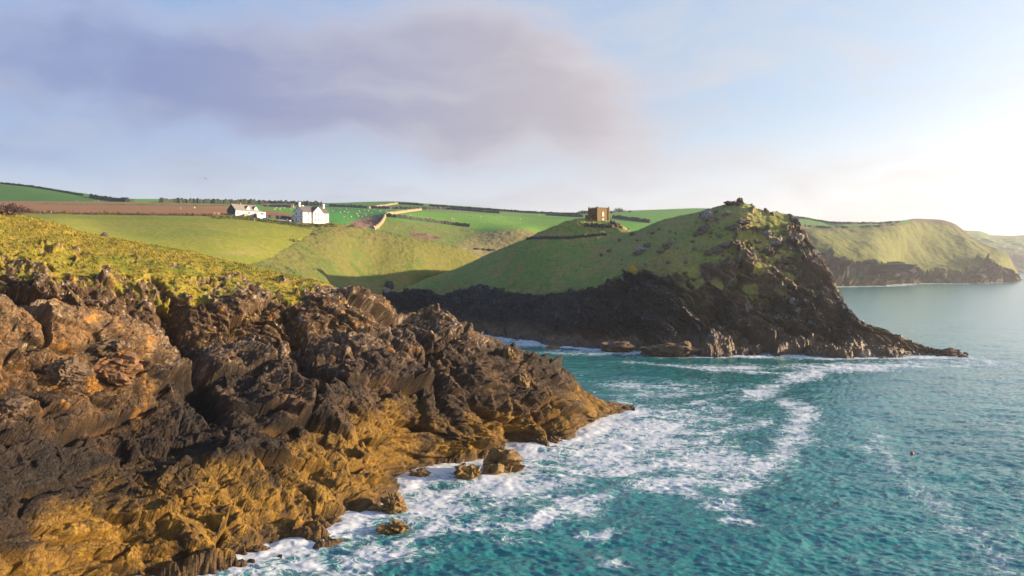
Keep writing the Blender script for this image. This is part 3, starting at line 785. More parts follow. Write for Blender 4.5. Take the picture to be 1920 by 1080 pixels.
# ------------------------------------------------------------------ the hazy headlands across the bay
def far_headland():
    W = [S(1340, 538), S(1560, 537.5), S(1600, 537), S(1640, 536), S(1668, 535.5), S(1690, 532), S(1760, 531.5), S(1800, 532), S(1850, 531), S(1890, 529), S(1905, 528), S(1912, 526)]
    U = [Zp(p[0], p[2] * 0.985, -6) for p in W]
    G = [(1340, 490, 1000), (1560, 482, 1000), (1600, 486, 1000), (1640, 488, 1010), (1662, 494, 1020), (1685, 507, 1150), (1760, 508, 1170), (1800, 505, 1175), (1850, 492, 1190), (1890, 502, 1210), (1905, 520, 1250), Zp(1912, 1300, 0)]
    L = [(1340, 440, 1060), (1500, 432, 1060), (1560, 440, 1060), (1600, 452, 1060), (1640, 460, 1065), (1660, 470, 1090), (1690, 462, 1170), (1760, 450, 1250), (1800, 446, 1270), (1850, 470, 1260), (1890, 487, 1250), (1905, 514, 1262), Zp(1912, 1310, 0)]
    H = [(1340, 405, 1150), (1440, 412, 1150), (1500, 421, 1150), (1560, 427, 1150), (1640, 426, 1170), (1690, 420, 1220), (1720, 416, 1280), (1760, 417, 1320), (1800, 429, 1320), (1812, 441, 1310), (1850, 462, 1290), (1890, 481, 1270), (1905, 510, 1270), Zp(1912, 1320, 0)]
    R1 = [(1340, 390, 1300), (1440, 398.5, 1300), (1500, 408, 1290), (1570, 418, 1280), (1640, 418.5, 1280), (1690, 415, 1330), (1720, 410.5, 1350), (1760, 411.5, 1350), (1800, 425, 1340), (1812, 438, 1325), (1850, 459, 1300), (1890, 478, 1285), (1905, 506, 1280), Zp(1912, 1330, 0)]
    K = [(x, y + 25, d + 200) for (x, y, d) in R1[:-4]] + [Zp(1850, 1420, 10), Zp(1890, 1400, 0), Zp(1905, 1390, -4), Zp(1912, 1390, -6)]
    cols = np.linspace(1340, 1912, 400)
    P, v = loft([U, W, G, L, H, R1, K], cols, [5, 50, 55, 45, 25, 10], 7.0)
    R, C = P.shape[:2]
    N = grid_normals(P)
    N *= np.sign((N * np.array([0.0, -0.5, 0.8])).sum(-1, keepdims=True))
    fl = P.reshape(-1, 3).astype(np.float32)
    vv, px = np.repeat(v, C), np.tile(cols, R)
    a, b, e = fbm(fl / 60, 3), fbm(fl / 22 + 3, 3), fbm(fl / 7 + 6, 3)
    gl = 2.0 + 0.30 * b + 0.22 * e + 0.25 * a
    grass = sstep(vv, gl - 0.08, gl + 0.1)
    d1 = rocky(fl / 10, [(5.2, 1.7), (2.3, 0.9), (1.0, 0.45)], 8, bed=(0.2, -0.4, 0.3), aniso=(0.7, 0.7, 1.6))
    d = lerp(d1 * 10, 5 * a + 2.4 * b + 0.8 * e, grass) * (0.2 + 0.8 * sstep(vv, 0.3, 1.4)) * (1 - 0.8 * sstep(vv, 4.0, 4.8))
    fl2 = fl + N.reshape(-1, 3) * d[:, None]
    c = np.tile(np.array([0.045, 0.036, 0.028], np.float32), (len(fl), 1))
    c = cmix(c, (0.10, 0.078, 0.05), sstep(b + e, 0.0, 0.5))
    c = cmix(c, (0.09, 0.16, 0.02), np.exp(-(((px - 1612) / 16) ** 2 + ((vv - 1.3) / 0.28) ** 2)) * sstep(e, -0.3, 0.2))
    c = cmix(c, (0.13, 0.09, 0.05), (1 - sstep(fl2[:, 2] + 4 * b, 4, 9)) * 0.8)
    g = np.tile(np.array([0.135, 0.140, 0.032], np.float32), (len(fl), 1))
    g = cmix(g, (0.085, 0.10, 0.026), sstep(a + 0.7 * b, 0.0, 0.6) * 0.8)
    g = cmix(g, (0.07, 0.06, 0.026), sstep(e + 0.5 * b, 0.2, 0.6) * 0.55)
    field = (vv > 4.02) & (px < 1705 + 20 * b)
    g[field] = (0.085, 0.20, 0.03)
    top = sstep(px, 1700, 1730) * sstep(vv, 3.6, 4.1)
    g = cmix(g, (0.12, 0.095, 0.06), top * 0.8)
    c = c + (g - c) * grass[:, None]
    me = np_mesh('hill', fl2, grid_faces(R, C), c, {'rock': 1 - grass})
    o1 = tag(link('hill', me, M_far), kind='structure')
    # the farthest coast, nearly lost in the haze
    W = [S(1780, 512.5), S(1920, 512.5), S(2150, 512.5), S(2450, 512.5)]
    U = [Zp(p[0], p[2] - 30, -8) for p in W]
    G = [(1780, 475, 2520), (1920, 472, 2520), (2150, 476, 2520), (2450, 492, 2480)]
    R1 = [(1780, 430, 2900), (1822, 433, 2900), (1840, 434, 2900), (1860, 441, 2900), (1920, 441, 2900), (2000, 440, 2900), (2150, 452, 2900), (2300, 470, 2800), (2450, 506, 2650)]
    K = [Zp(1780, 3400, 20), Zp(2450, 3400, -10)]
    cols = np.linspace(1780, 2450, 160)
    P, v = loft([U, W, G, R1, K], cols, [4, 40, 40, 8])
    R, C = P.shape[:2]
    fl = P.reshape(-1, 3).astype(np.float32)
    vv = np.repeat(v, C)
    a, b = fbm(fl / 140, 3), fbm(fl / 45 + 3, 3)
    grass = sstep(vv + 0.3 * b, 1.8, 2.1)
    fl[:, 1] += 40 * b * (1 - sstep(vv, 2.5, 3)) * sstep(vv, 0.8, 1.3)
    fl[:, 2] += 6 * a * sstep(vv, 1.1, 1.8)
    c = cmix(np.tile(np.array([0.08, 0.065, 0.05], np.float32), (len(fl), 1)), (0.11, 0.16, 0.035), grass)
    c = cmix(c, (0.15, 0.2, 0.05), grass * sstep(a, -0.1, 0.3))
    me = np_mesh('hill', fl, grid_faces(R, C), c, {'rock': 1 - grass})
    o2 = tag(link('hill', me, M_far), kind='structure')
    return o1, o2


hill_far, hill_farthest = far_headland()


# ------------------------------------------------------------------ the sea
def sea_material():
    m, T = new_mat('sea_water')
    p = T.n('ShaderNodeNewGeometry').outputs['Position']
    foam = T.n('ShaderNodeAttribute', {'attribute_name': 'foam'}).outputs['Fac']
    w1 = T.vmath('ADD', p, T.vmath('SCALE', T.vmath('SUBTRACT', T.noise(p, 0.22, 3, 0.6, col=True), (0.5, 0.5, 0.5)), 5.0))
    w2 = T.vmath('ADD', w1, T.vmath('SCALE', T.vmath('SUBTRACT', T.noise(p, 0.9, 3, 0.6, col=True), (0.5, 0.5, 0.5)), 1.3))
    flat = T.n('ShaderNodeMapping', {'vector_type': 'POINT'}, Vector=w2, Rotation=(0, 0, math.radians(25)), Scale=(0.62, 1.0, 0.0)).outputs[0]
    va = T.n('ShaderNodeTexVoronoi', {'feature': 'DISTANCE_TO_EDGE'}, Vector=flat, Scale=0.42).outputs['Distance']
    vb = T.n('ShaderNodeTexVoronoi', {'feature': 'DISTANCE_TO_EDGE'}, Vector=flat, Scale=1.15).outputs['Distance']
    lace = T.math('MAXIMUM', T.math('SUBTRACT', 1.0, T.math('MULTIPLY', va, 4.2)), T.math('MULTIPLY', T.math('SUBTRACT', 1.0, T.math('MULTIPLY', vb, 4.6)), 0.85))
    lace = T.math('MAXIMUM', lace, 0.0)
    sw = T.n('ShaderNodeMapping', {'vector_type': 'POINT'}, Vector=w1, Rotation=(0, 0, math.radians(20)), Scale=(0.45, 1.1, 1.0)).outputs[0]
    nz = T.math('ADD', T.math('MULTIPLY', T.noise(sw, 0.5, 7, 0.7, 0.6), 0.72), T.math('MULTIPLY', T.noise(sw, 2.2, 4, 0.65, 0.8), 0.28))
    pat = T.math('ADD', T.math('MULTIPLY', lace, 0.36), T.math('MULTIPLY', nz, 1.0))
    th = T.math('SUBTRACT', 1.06, T.math('MULTIPLY', foam, 0.70))
    f = T.step(pat, T.math('SUBTRACT', th, 0.17), T.math('ADD', th, 0.20))
    f = T.math('MULTIPLY', f, T.step(foam, 0.03, 0.16))
    milky = T.step(foam, 0.12, 0.95)
    deep = T.mix(T.noise(p, 0.03, 3, 0.5), (0.006, 0.108, 0.108), (0.022, 0.200, 0.185))
    body = T.mix(T.math('MULTIPLY', milky, 0.8), deep, (0.13, 0.34, 0.36))
    # small wind waves, fading into roughness with distance
    st = T.n('ShaderNodeMapping', {'vector_type': 'POINT'}, Vector=p, Rotation=(0, 0, math.radians(-18)), Scale=(0.55, 1.0, 1.0)).outputs[0]
    r1 = T.noise(st, 0.85, 4, 0.6)
    r2 = T.noise(st, 2.6, 3, 0.6)
    r0 = T.noise(st, 0.16, 3, 0.55)
    h = T.math('ADD', T.math('MULTIPLY', r1, 0.55), T.math('MULTIPLY', r2, 0.18))
    h = T.math('ADD', h, T.math('MULTIPLY', r0, 1.6))
    h = T.math('ADD', h, T.math('MULTIPLY', f, 0.25))
    b = T.n('ShaderNodeBump', None, Strength=T.math('MULTIPLY', T.n('ShaderNodeAttribute', {'attribute_name': 'chop'}).outputs['Fac'], T.math('MULTIPLY_ADD', f, -0.6, 1.0)), Distance=0.40, Height=h).outputs[0]
    c = T.mix(f, body, (0.55, 0.57, 0.58))
    chop = T.n('ShaderNodeAttribute', {'attribute_name': 'chop'}).outputs['Fac']
    rough = T.math('MULTIPLY_ADD', f, 0.5, T.math('MULTIPLY_ADD', chop, -0.10, 0.23))
    bs = T.n('ShaderNodeBsdfPrincipled', None, Base_Color=c, Roughness=rough, IOR=1.38, Normal=b)
    bs.inputs['Specular IOR Level'].default_value = 0.85
    finish(T, bs)
    return m


M_sea = sea_material()


def sea():
    # fine rows and columns where the sea is near and in view, coarse elsewhere; one sheet
    rows = np.concatenate([sea_D(np.linspace(1250, 505, 640)), np.array([5200, 6500, 8000.0])])
    rows = np.concatenate([[18.0, 26.0, 36.0, 44.0], rows[rows > 50]])
    ang = np.concatenate([np.radians(np.linspace(-180, -34, 50, endpoint=False)), np.arctan((np.linspace(-20, 1960, 860) - 960) / F_PX), np.radians(np.linspace(34.5, 180, 50))])
    Rr, Cc = len(rows), len(ang)
    ca = np.cos(np.clip(ang, -0.75, 0.75))
    rad = rows[:, None] / ca[None, :]
    X = rad * np.sin(ang)[None, :]
    Y = rad * np.cos(ang)[None, :]
    P = np.stack([X, Y, np.zeros_like(X)], -1).reshape(-1, 3).astype(np.float32)
    dist = np.linalg.norm(P[:, :2], axis=1)
    front = P[:, 1] > 5
    px, py = np.full(len(P), -9999.0), np.full(len(P), 9999.0)
    px[front], py[front] = to_pixel(P[front])
    # foam: surf along the rocks, and the drifting patches
    n1, n2 = fbm(P / 14, 4), fbm(P / 5 + 9, 3)
    foam = np.zeros(len(P), np.float32)

    def shore(pts, reach, amp):
        pts = np.array(pts, float)
        q = place(pts[:, 0], pts[:, 1], sea_D(pts[:, 1]))[:, :2]
        s = np.linspace(0, len(q) - 1, len(q) * 6)
        qs = np.stack([np.interp(s, np.arange(len(q)), q[:, k]) for k in (0, 1)], 1)
        lo, hi = qs.min(0) - reach * 3, qs.max(0) + reach * 3
        idx = np.where((P[:, 0] > lo[0]) & (P[:, 0] < hi[0]) & (P[:, 1] > lo[1]) & (P[:, 1] < hi[1]))[0]
        best = np.full(len(idx), 1e9)
        for a_ in qs:
            best = np.minimum(best, (P[idx, 0] - a_[0]) ** 2 + (P[idx, 1] - a_[1]) ** 2)
        dd = np.sqrt(best)
        foam[idx] = np.maximum(foam[idx], amp * np.exp(-(dd / (reach * (1 + 0.6 * n1[idx])))))

    shore([(200, 1100), (380, 1065), (460, 1048), (620, 1000), (700, 945), (745, 905), (830, 868), (960, 840), (1040, 838), (1078, 826), (1130, 785), (1172, 770)], 6.5, 1.0)
    shore([(905, 628), (1000, 642), (1060, 652), (1130, 656), (1250, 668), (1400, 670), (1500, 670), (1600, 672), (1700, 671), (1800, 669)], 5.0, 1.0)
    shore([(1560, 538), (1668, 536), (1700, 532), (1800, 532), (1905, 528)], 14, 1.1)
    for pl, rc, am in [([(1170, 778), (1240, 770), (1330, 752), (1440, 730), (1480, 716)], 2.6, 0.62), ([(1280, 908), (1400, 900), (1462, 862), (1490, 820), (1502, 780), (1470, 752)], 3.0, 0.74),
                       ([(1330, 694), (1420, 700), (1500, 702), (1600, 686), (1700, 690), (1800, 686)], 3.2, 0.72), ([(1620, 838), (1690, 890), (1760, 955), (1840, 1020), (1900, 1075)], 3.2, 0.42),
                       ([(880, 1000), (1000, 985), (1060, 950), (1150, 925), (1260, 905), (1330, 940), (1392, 978)], 1.9, 0.66), ([(1180, 680), (1260, 686), (1330, 694)], 2.2, 0.66), ([(990, 870), (1120, 890), (1260, 872), (1400, 880)], 3.0, 0.8),
                       ([(1200, 850), (1290, 820), (1380, 806), (1440, 790)], 3.0, 0.66), ([(640, 1080), (760, 1020), (880, 960), (1000, 930)], 2.4, 0.62), ([(1240, 740), (1330, 738), (1400, 728)], 2.2, 0.56)]:
        shore(pl, rc, am)
    blobs = [(930, 905, 110, 45, 1.0, 0), (1130, 850, 130, 48, 0.85, 0), (1230, 815, 140, 60, 0.72, 0.2), (1330, 870, 130, 36, 0.74, 0), (1120, 800, 90, 30, 0.9, 0), (800, 950, 90, 45, 0.85, 0),
             (1400, 905, 55, 18, 0.8, -0.3), (1480, 830, 40, 16, 0.62, -0.5), (1500, 785, 45, 25, 0.8, -0.3), (1420, 740, 60, 16, 0.75, -0.2), (1510, 705, 60, 13, 0.9, -0.2), (1600, 690, 120, 10, 0.85, 0),
             (1240, 913, 70, 18, 0.8, 0), (1340, 945, 60, 18, 0.8, 0.3), (1370, 975, 30, 7, 0.8, 0), (1090, 950, 55, 25, 0.72, 0.2), (1130, 1004, 45, 12, 0.8, -0.1),
             (880, 985, 110, 30, 0.6, 0), (700, 1040, 110, 30, 0.8, -0.1), (560, 1062, 90, 20, 0.85, 0), (480, 1070, 80, 12, 0.9, 0), (1150, 1060, 40, 15, 0.5, 0),
             (1000, 642, 80, 10, 0.8, 0), (1110, 660, 90, 8, 0.7, 0), (1180, 725, 70, 14, 0.5, 0), (1250, 735, 120, 18, 0.5, -0.1), (1380, 690, 90, 7, 0.72, 0), (1680, 685, 130, 9, 0.62, 0), (1860, 682, 90, 10, 0.55, 0), (1300, 782, 130, 25, 0.55, 0),
             (1660, 850, 22, 60, 0.42, -0.7), (1730, 925, 22, 55, 0.36, -0.7), (1780, 985, 25, 60, 0.36, -0.7), (1880, 1030, 40, 40, 0.34, -0.5), (1040, 905, 90, 25, 0.6, 0), (1000, 850, 80, 20, 0.9, 0), (960, 1015, 60, 15, 0.45, 0)]
    for (bx, by, rx, ry, am, ro) in blobs:
        u, w_ = px - bx + 40 * n1 * (rx / 90), py - by + 14 * n2 * (ry / 25)
        cr, sr = math.cos(ro), math.sin(ro)
        r2 = ((u * cr + w_ * sr) / rx) ** 2 + ((-u * sr + w_ * cr) / ry) ** 2
        foam = np.maximum(foam, am * 0.92 * np.exp(-r2))
    foam = np.clip(foam, 0, 1)
    foam *= np.clip(1 + 0.7 * n2 + 0.35 * n1, 0.35, 1.3)
    caps = sstep(fbm(P / np.array([5, 2.2, 1]) + 44, 3), 0.40, 0.62) * 0.42 * (dist < 420)
    foam = np.clip(np.maximum(foam, caps), 0, 1)
    # swell and chop
    q = rot_xyz(P, 0, 0, math.radians(18))
    ch = 0.55 * fbm(q / np.array([15, 8, 1]), 2) + 0.32 * (1 - 2 * np.abs(fbm(q / np.array([2.7, 1.45, 1]) + 5, 3))) * (0.6 + 0.9 * np.abs(n1)) + 0.10 * fbm(q / np.array([1.2, 0.7, 1]) + 15, 2)
    P[:, 2] = ch * (1 - 0.85 * sstep(dist, 120, 600)) * (1 - 0.45 * sstep(foam, 0.3, 0.8)) + 0.32 * sstep(foam, 0.75, 1.05) * np.clip(n2 + 0.35, 0, 1) * (dist < 500)
    fa = grid_faces(Rr, Cc)
    # close the middle under the camera
    P = np.concatenate([P, [[0, 0, 0]]]).astype(np.float32)
    foam = np.append(foam, 0)
    me = np_mesh('sea', P, fa, None, {'foam': foam, 'chop': np.append(1 - 0.86 * sstep(dist, 110, 520), 1)}, smooth=True)
    return tag(link('sea', me, M_sea), kind='structure')


sea_o = sea()

# sea bed far below so that no view looks under the land
bed = np_mesh('ground', np.array([[-8600, -8600, -9], [8600, -8600, -9], [8600, 8600, -9], [-8600, 8600, -9]], float), np.array([[0, 1, 2, 3]]))
tag(link('ground', bed, plain('sea_bed', (0.05, 0.06, 0.05), scale=0.02)), kind='structure')


# ------------------------------------------------------------------ sea air
def haze_box():
    bm = bmesh.new()
    bmesh.ops.create_cube(bm, size=1.0)
    for v_ in bm.verts:
        v_.co = Vector((v_.co.x * 17600, v_.co.y * 17600, -10.5 if v_.co.z < 0 else 240.0))
    me = bpy.data.meshes.new('haze')
    bm.to_mesh(me)
    bm.free()
    m = bpy.data.materials.new('sea_air')
    m.use_nodes = True
    T = NT(m.node_tree)
    vol = T.n('ShaderNodeVolumePrincipled', None, Color=(0.93, 0.95, 1.0, 1), Density=0.00013, Anisotropy=0.55)
    out = T.n('ShaderNodeOutputMaterial')
    T.t.links.new(vol.outputs[0], out.inputs['Volume'])
    tag(link('haze', me, m), kind='stuff')


haze_box()

# ------------------------------------------------------------------ helpers for the things that stand on the land
bpy.context.view_layer.update()
rnd = random.Random(11)
LAND = [cliff, headland, terrain, hill_far]


def cast(px, py, objs=LAND):
    """where the sight line of a photo pixel meets the land"""
    d = Vector(place(px, py, 1000.0)) - cam.location
    d.normalize()
    best = None
    for o in objs:
        ok, p, n, _ = o.ray_cast(cam.location, d)
        if ok and (best is None or (p - cam.location).length < (best[0] - cam.location).length):
            best = (p, n)
    return best if best else (None, None)


def drop(x, y, objs=LAND, z0=220.0):
    best = None
    for o in objs:
        ok, p, n, _ = o.ray_cast(Vector((x, y, z0)), Vector((0, 0, -1)))
        if ok and (best is None or p.z > best.z):
            best = p
    return best


def empty(name, loc, rz, label, cat, group=None):
    o = bpy.data.objects.new(name, None)
    o.empty_display_size = 0.5
    col.objects.link(o)
    o.location = loc
    o.rotation_euler = (0, 0, rz)
    return tag(o, label, cat, group)


class MB:
    """collects boxes and polygons for one mesh"""
    def __init__(self):
        self.v, self.f = [], []

    def poly(self, pts, faces):
        k = len(self.v)
        self.v += [tuple(p) for p in pts]
        self.f += [tuple(k + i for i in f) for f in faces]
        return self

    def box(self, x0, x1, y0, y1, z0, z1):
        return self.poly([(x0, y0, z0), (x1, y0, z0), (x1, y1, z0), (x0, y1, z0), (x0, y0, z1), (x1, y0, z1), (x1, y1, z1), (x0, y1, z1)],
                         [(0, 3, 2, 1), (4, 5, 6, 7), (0, 1, 5, 4), (1, 2, 6, 5), (2, 3, 7, 6), (3, 0, 4, 7)])

    def extrude(self, outline, axis, a, b):
        """closed outline of 2-d points swept along an axis ('x': (y,z), 'y': (x,z), 'z': (x,y))"""
        n = len(outline)

        def at(p, t):
            return {'x': (t, p[0], p[1]), 'y': (p[0], t, p[1]), 'z': (p[0], p[1], t)}[axis]
        pts = [at(p, a) for p in outline] + [at(p, b) for p in outline]
        fs = [tuple(range(n))[::-1], tuple(range(n, 2 * n))] + [(i, (i + 1) % n, n + (i + 1) % n, n + i) for i in range(n)]
        return self.poly(pts, fs)

    def mesh(self, name):
        me = bpy.data.meshes.new(name)
        me.from_pydata(self.v, [], self.f)
        bm = bmesh.new()
        bm.from_mesh(me)
        bmesh.ops.recalc_face_normals(bm, faces=bm.faces)
        bm.to_mesh(me)
        bm.free()
        return me

    def build(self, name, mat, parent=None, loc=None):
        return link(name, self.mesh(name), mat, parent, loc)


def copy_tree(o, parent=None):
    c = o.copy()
    col.objects.link(c)
    c.parent = parent
    for ch in list(o.children):
        copy_tree(ch, c)
    return c


M_white = plain('whitewash', (0.66, 0.65, 0.63), 0.8, 0.06, 0.6, spec=0.2)
M_slate = plain('roof_slate', (0.115, 0.095, 0.085), 0.75, 0.28, 1.6, 0.05)
M_paleslate = plain('pale_roof_slate', (0.21, 0.19, 0.155), 0.8, 0.28, 1.4, 0.05)
M_ridge = plain('ridge_tile', (0.28, 0.12, 0.075), 0.8, 0.2)
M_pane = plain('window_glass', (0.035, 0.04, 0.05), 0.12, 0.05, spec=0.6)
M_trim = plain('grey_trim', (0.40, 0.41, 0.45), 0.7, 0.06)
M_timber = plain('weathered_timber', (0.33, 0.24, 0.15), 0.85, 0.2, 3.0)
M_darkwood_shade = plain('dark_cladding_and_shade', (0.07, 0.062, 0.065), 0.8, 0.2, 2.0)  # dark wood of doors and sheds; also paints the cottage gable's shade
M_castle = plain('brown_rubble_stone', (0.17, 0.108, 0.048), 0.9, 0.6, 2.6, 0.12)
M_quoin = plain('castle_dressing', (0.20, 0.13, 0.06), 0.9, 0.35, 3.0, 0.06)
M_palepane = plain('pale_pane_sky_tone', (0.55, 0.47, 0.40), 0.6, 0.06)  # pale blinds, with the bright sky's reflection put into their colour
M_wall = plain('dry_stone', (0.155, 0.125, 0.095), 0.95, 0.5, 1.4, 0.15)
M_darkwall = plain('shaded_stone_hedge', (0.060, 0.052, 0.046), 0.95, 0.5, 1.0, 0.2)  # dark stone; on the garden wall its tone stands in for shade
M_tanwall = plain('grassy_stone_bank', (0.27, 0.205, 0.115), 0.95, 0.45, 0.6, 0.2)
M_wool = plain('sheep_wool', (0.44, 0.38, 0.26), 0.95, 0.1, 8.0)
M_rubber = plain('tyre_rubber', (0.02, 0.02, 0.02), 0.8, 0.1)
M_metal = plain('wheel_metal', (0.45, 0.45, 0.47), 0.35, 0.05, metal=0.8)
M_buoy = plain('red_float', (0.55, 0.045, 0.03), 0.4, 0.1)
M_feather = plain('gull_feather', (0.40, 0.40, 0.42), 0.8, 0.15, 6.0)


# ------------------------------------------------------------------ white house on the ridge
def sash(parent, u, z, w, h, y=0.0, facing='front', name='window', fm=None, pm=None):
    """a window set 6 cm into the wall face, with its frame and pane"""
    mb = MB()
    t = 0.12
    if facing == 'front':
        bx = lambda a, b, c, d, y0, y1: mb.box(a, b, y0, y1, c, d)
        y0, y1 = y - 0.10, y + 0.06
    else:                                    # on the gable end: u runs along depth, y is the wall plane in x
        bx = lambda a, b, c, d, y0, y1: mb.box(y0, y1, a, b, c, d)
        y0, y1 = y - 0.10, y + 0.06
    bx(u - w / 2, u - w / 2 + t, z, z + h, y0, y1)
    bx(u + w / 2 - t, u + w / 2, z, z + h, y0, y1)
    bx(u - w / 2 + t, u + w / 2 - t, z + h - t, z + h, y0, y1)
    bx(u - w / 2 + t, u + w / 2 - t, z, z + t, y0, y1)
    bx(u - w / 2 + t, u + w / 2 - t, z + h / 2 - 0.04, z + h / 2 + 0.04, y0 + 0.02, y1)
    fr = mb.build(name, fm or M_white, parent)
    mp = MB()
    if facing == 'front':
        mp.box(u - w / 2 + t, u + w / 2 - t, y - 0.045, y + 0.05, z + t, z + h - t)
    else:
        mp.box(y - 0.045, y + 0.05, u - w / 2 + t, u + w / 2 - t, z + t, z + h - t)
    mp.build('pane', pm or M_pane, fr)
    return fr


def chimney(parent, x, y, z0, z1, w=1.3, d=0.9):
    c = MB().box(x - w / 2, x + w / 2, y - d / 2, y + d / 2, z0, z1).box(x - w / 2 - .12, x + w / 2 + .12, y - d / 2 - .12, y + d / 2 + .12, z1 - 0.35, z1 - 0.1).build('chimney', M_white, parent)
    for k in (-0.3, 0.3):
        mb = MB()
        ring = [(x + k + 0.16 * math.cos(a * math.pi / 4), y + 0.16 * math.sin(a * math.pi / 4)) for a in range(8)]
        mb.extrude(ring, 'z', z1 - 0.02, z1 + 0.55)
        mb.build('chimney_pot', M_ridge, c)


def white_house():
    L, Dp, E, A = 20.4, 7.2, 6.3, 9.4
    p = place(568, 417.3, 452)
    root = empty('white_house', Vector(p), math.radians(58.5), 'large white two storey house with slate roof and gabled bay above the meadow', 'house')
    # body with a gable at each end (outline in y,z swept along x)
    MB().extrude([(0, -4), (Dp, -4), (Dp, E), (Dp / 2, A), (0, E)], 'x', 0, L).build('wall', M_white, root)
    # two roof slopes with an overhang
    s = (A - E) / (Dp / 2)
    o_, th = 0.35, 0.22
    MB().extrude([(-o_, E - s * o_ + 0.03), (Dp / 2, A + 0.03), (Dp + o_, E - s * o_ + 0.03), (Dp + o_, E - s * o_ + th + .03), (Dp / 2, A + th + 0.05), (-o_, E - s * o_ + th + .03)], 'x', -0.3, L + 0.3).build('roof', M_slate, root)
    # projecting bay with its own gable
    b0, b1, bp = 7.1, 14.7, 1.1
    bm_ = (b0 + b1) / 2
    MB().extrude([(b0, -4), (b1, -4), (b1, E), (bm_, A + 0.1), (b0, E)], 'y', -bp, 0.2).build('bay_wall', M_white, root)
    sb = (A + 0.1 - E) / ((b1 - b0) / 2)
    MB().extrude([(b0 - .3, E - sb * .3 + .03), (bm_, A + .13), (b1 + .3, E - sb * .3 + .03), (b1 + .3, E - sb * .3 + .24), (bm_, A + .36), (b0 - .3, E - sb * .3 + .24)], 'y', -bp - 0.15, Dp / 2).build('bay_roof', M_slate, root)
    # bands between the storeys, and corner plinth
    MB().box(-0.05, b0, -0.07, 0.0, 3.25, 3.5).box(b1, L + .05, -0.07, 0.0, 3.25, 3.5).box(b0 - 0.03, b1 + .03, -bp - 0.07, -bp, 3.25, 3.5).build('string_course', M_trim, root)
    MB().box(-0.08, 0.0, 0.0, Dp, 3.15, 3.6).build('gable_band', M_trim, root)
    MB().box(-0.04, L + .04, -0.16, -0.003, E - .28, E - .12).build('gutter', M_trim, root)
    for z in (0.9, 4.1):
        sash(root, 4.4, z, 1.1, 1.9)
        sash(root, 17.4, z, 1.1, 1.9)
        for u in (8.7, 10.9, 13.1):
            sash(root, u, z, 1.05, 1.9, y=-bp)
    for z in (0.9, 4.2):
        for w in (1.4, 5.2):
            sash(root, w, z, 0.9, 1.8, y=0.0, facing='side')
    chimney(root, 0.75, Dp / 2, A - 0.6, A + 2.3)
    chimney(root, L - 0.75, Dp / 2, A - 0.6, A + 2.3)
    # lean-to against the back
    MB().extrude([(Dp, -4), (Dp + 2.9, -4), (Dp + 2.9, 2.3), (Dp, 5.0)], 'x', 0.4, 8.0).build('lean_to', M_white, root)
    MB().extrude([(Dp - .1, 5.02), (Dp + 3.2, 2.05), (Dp + 3.2, 2.25), (Dp - .1, 5.25)], 'x', 0.15, 8.2).build('lean_to_roof', M_slate, root)
    sash(root, Dp + 1.4, 0.2, 1.0, 2.0, y=0.4, facing='side', name='door', fm=M_darkwood_shade, pm=M_pane)
    # dish-shaped vent seen above the ridge
    MB().extrude([(3.9, A + .1), (6.2, A + .1), (5.9, A + .8), (4.4, A + .9)], 'y', Dp / 2 + 1.6, Dp / 2 + 3.0).build('rear_dormer', M_white, root)
    return root


house = white_house()


def cottage_build():
    L, Dp, E, A = 17.6, 7.4, 2.7, 6.0
    p = place(442, 402.0, 462)
    root = empty('cottage', Vector(p), math.radians(58.5), 'long low white cottage with pale slate roof and two gabled dormers', 'cottage')
    MB().extrude([(0, -3), (Dp, -3), (Dp, E), (Dp / 2, A), (0, E)], 'x', 0, L).build('wall', M_white, root)
    MB().extrude([(0.05, 0), (Dp - .05, 0), (Dp - .05, E), (Dp / 2, A - .1), (0.05, E)], 'x', -0.07, -0.003).build('gable_shade', M_darkwood_shade, root)  # dark sheet painting the shade on the sunless gable end
    s = (A - E) / (Dp / 2)
    MB().extrude([(-.4, E - s * .4 + .03), (Dp / 2, A + .03), (Dp + .4, E - s * .4 + .03), (Dp + .4, E - s * .4 + .22), (Dp / 2, A + .25), (-.4, E - s * .4 + .22)], 'x', -0.25, L + 0.25).build('roof', M_paleslate, root)
    MB().extrude([(Dp / 2 - .22, A + .12), (Dp / 2 + .22, A + .12), (Dp / 2, A + .40)], 'x', -0.25, L + .25).build('ridge_tiles', M_ridge, root)
    for u in (9.5, 15.0):
        d = MB().extrude([(u - 1.25, E - .2), (u + 1.25, E - .2), (u + 1.25, E + 1.5), (u, E + 2.75), (u - 1.25, E + 1.5)], 'y', 0.35, Dp / 2).build('dormer', M_white, root)
        MB().extrude([(u - 1.5, E + 1.28), (u, E + 2.79), (u + 1.5, E + 1.28), (u + 1.5, E + 1.48), (u, E + 3.0), (u - 1.5, E + 1.48)], 'y', 0.2, Dp / 2).build('dormer_roof', M_slate, d)
        MB().box(u - .75, u + .75, 0.26, 0.345, E + .25, E + 1.5).build('dormer_window', M_trim, d)
    for u, w in ((9.6, 2.2), (14.4, 2.0)):
        sash(root, u, 0.75, w, 1.4)
    sash(root, 1.6, 0.0, 0.95, 2.1, name='door', fm=M_trim)
    sash(root, 5.0, 0.9, 0.9, 1.2)
    c = MB().box(6.0, 6.7, Dp / 2 - .35, Dp / 2 + .35, A - .4, A + 1.1).build('chimney', M_paleslate, root)
    MB().box(6.2, 6.5, Dp / 2 - .15, Dp / 2 + .15, A + 1.09, A + 1.7).build('chimney_pot', M_ridge, c)
    MB().box(L + .003, L + 5.0, 0.6, Dp - 1.0, -3, 2.5).build('extension', M_white, root)
    MB().box(L + .003, L + 5.2, 0.45, Dp - .85, 2.502, 2.68).build('extension_roof', M_paleslate, root)
    MB().box(L + 1.0, L + 3.6, 0.55, 0.597, 0.8, 2.0).build('window', M_pane, root)
    return root


cottage = cottage_build()


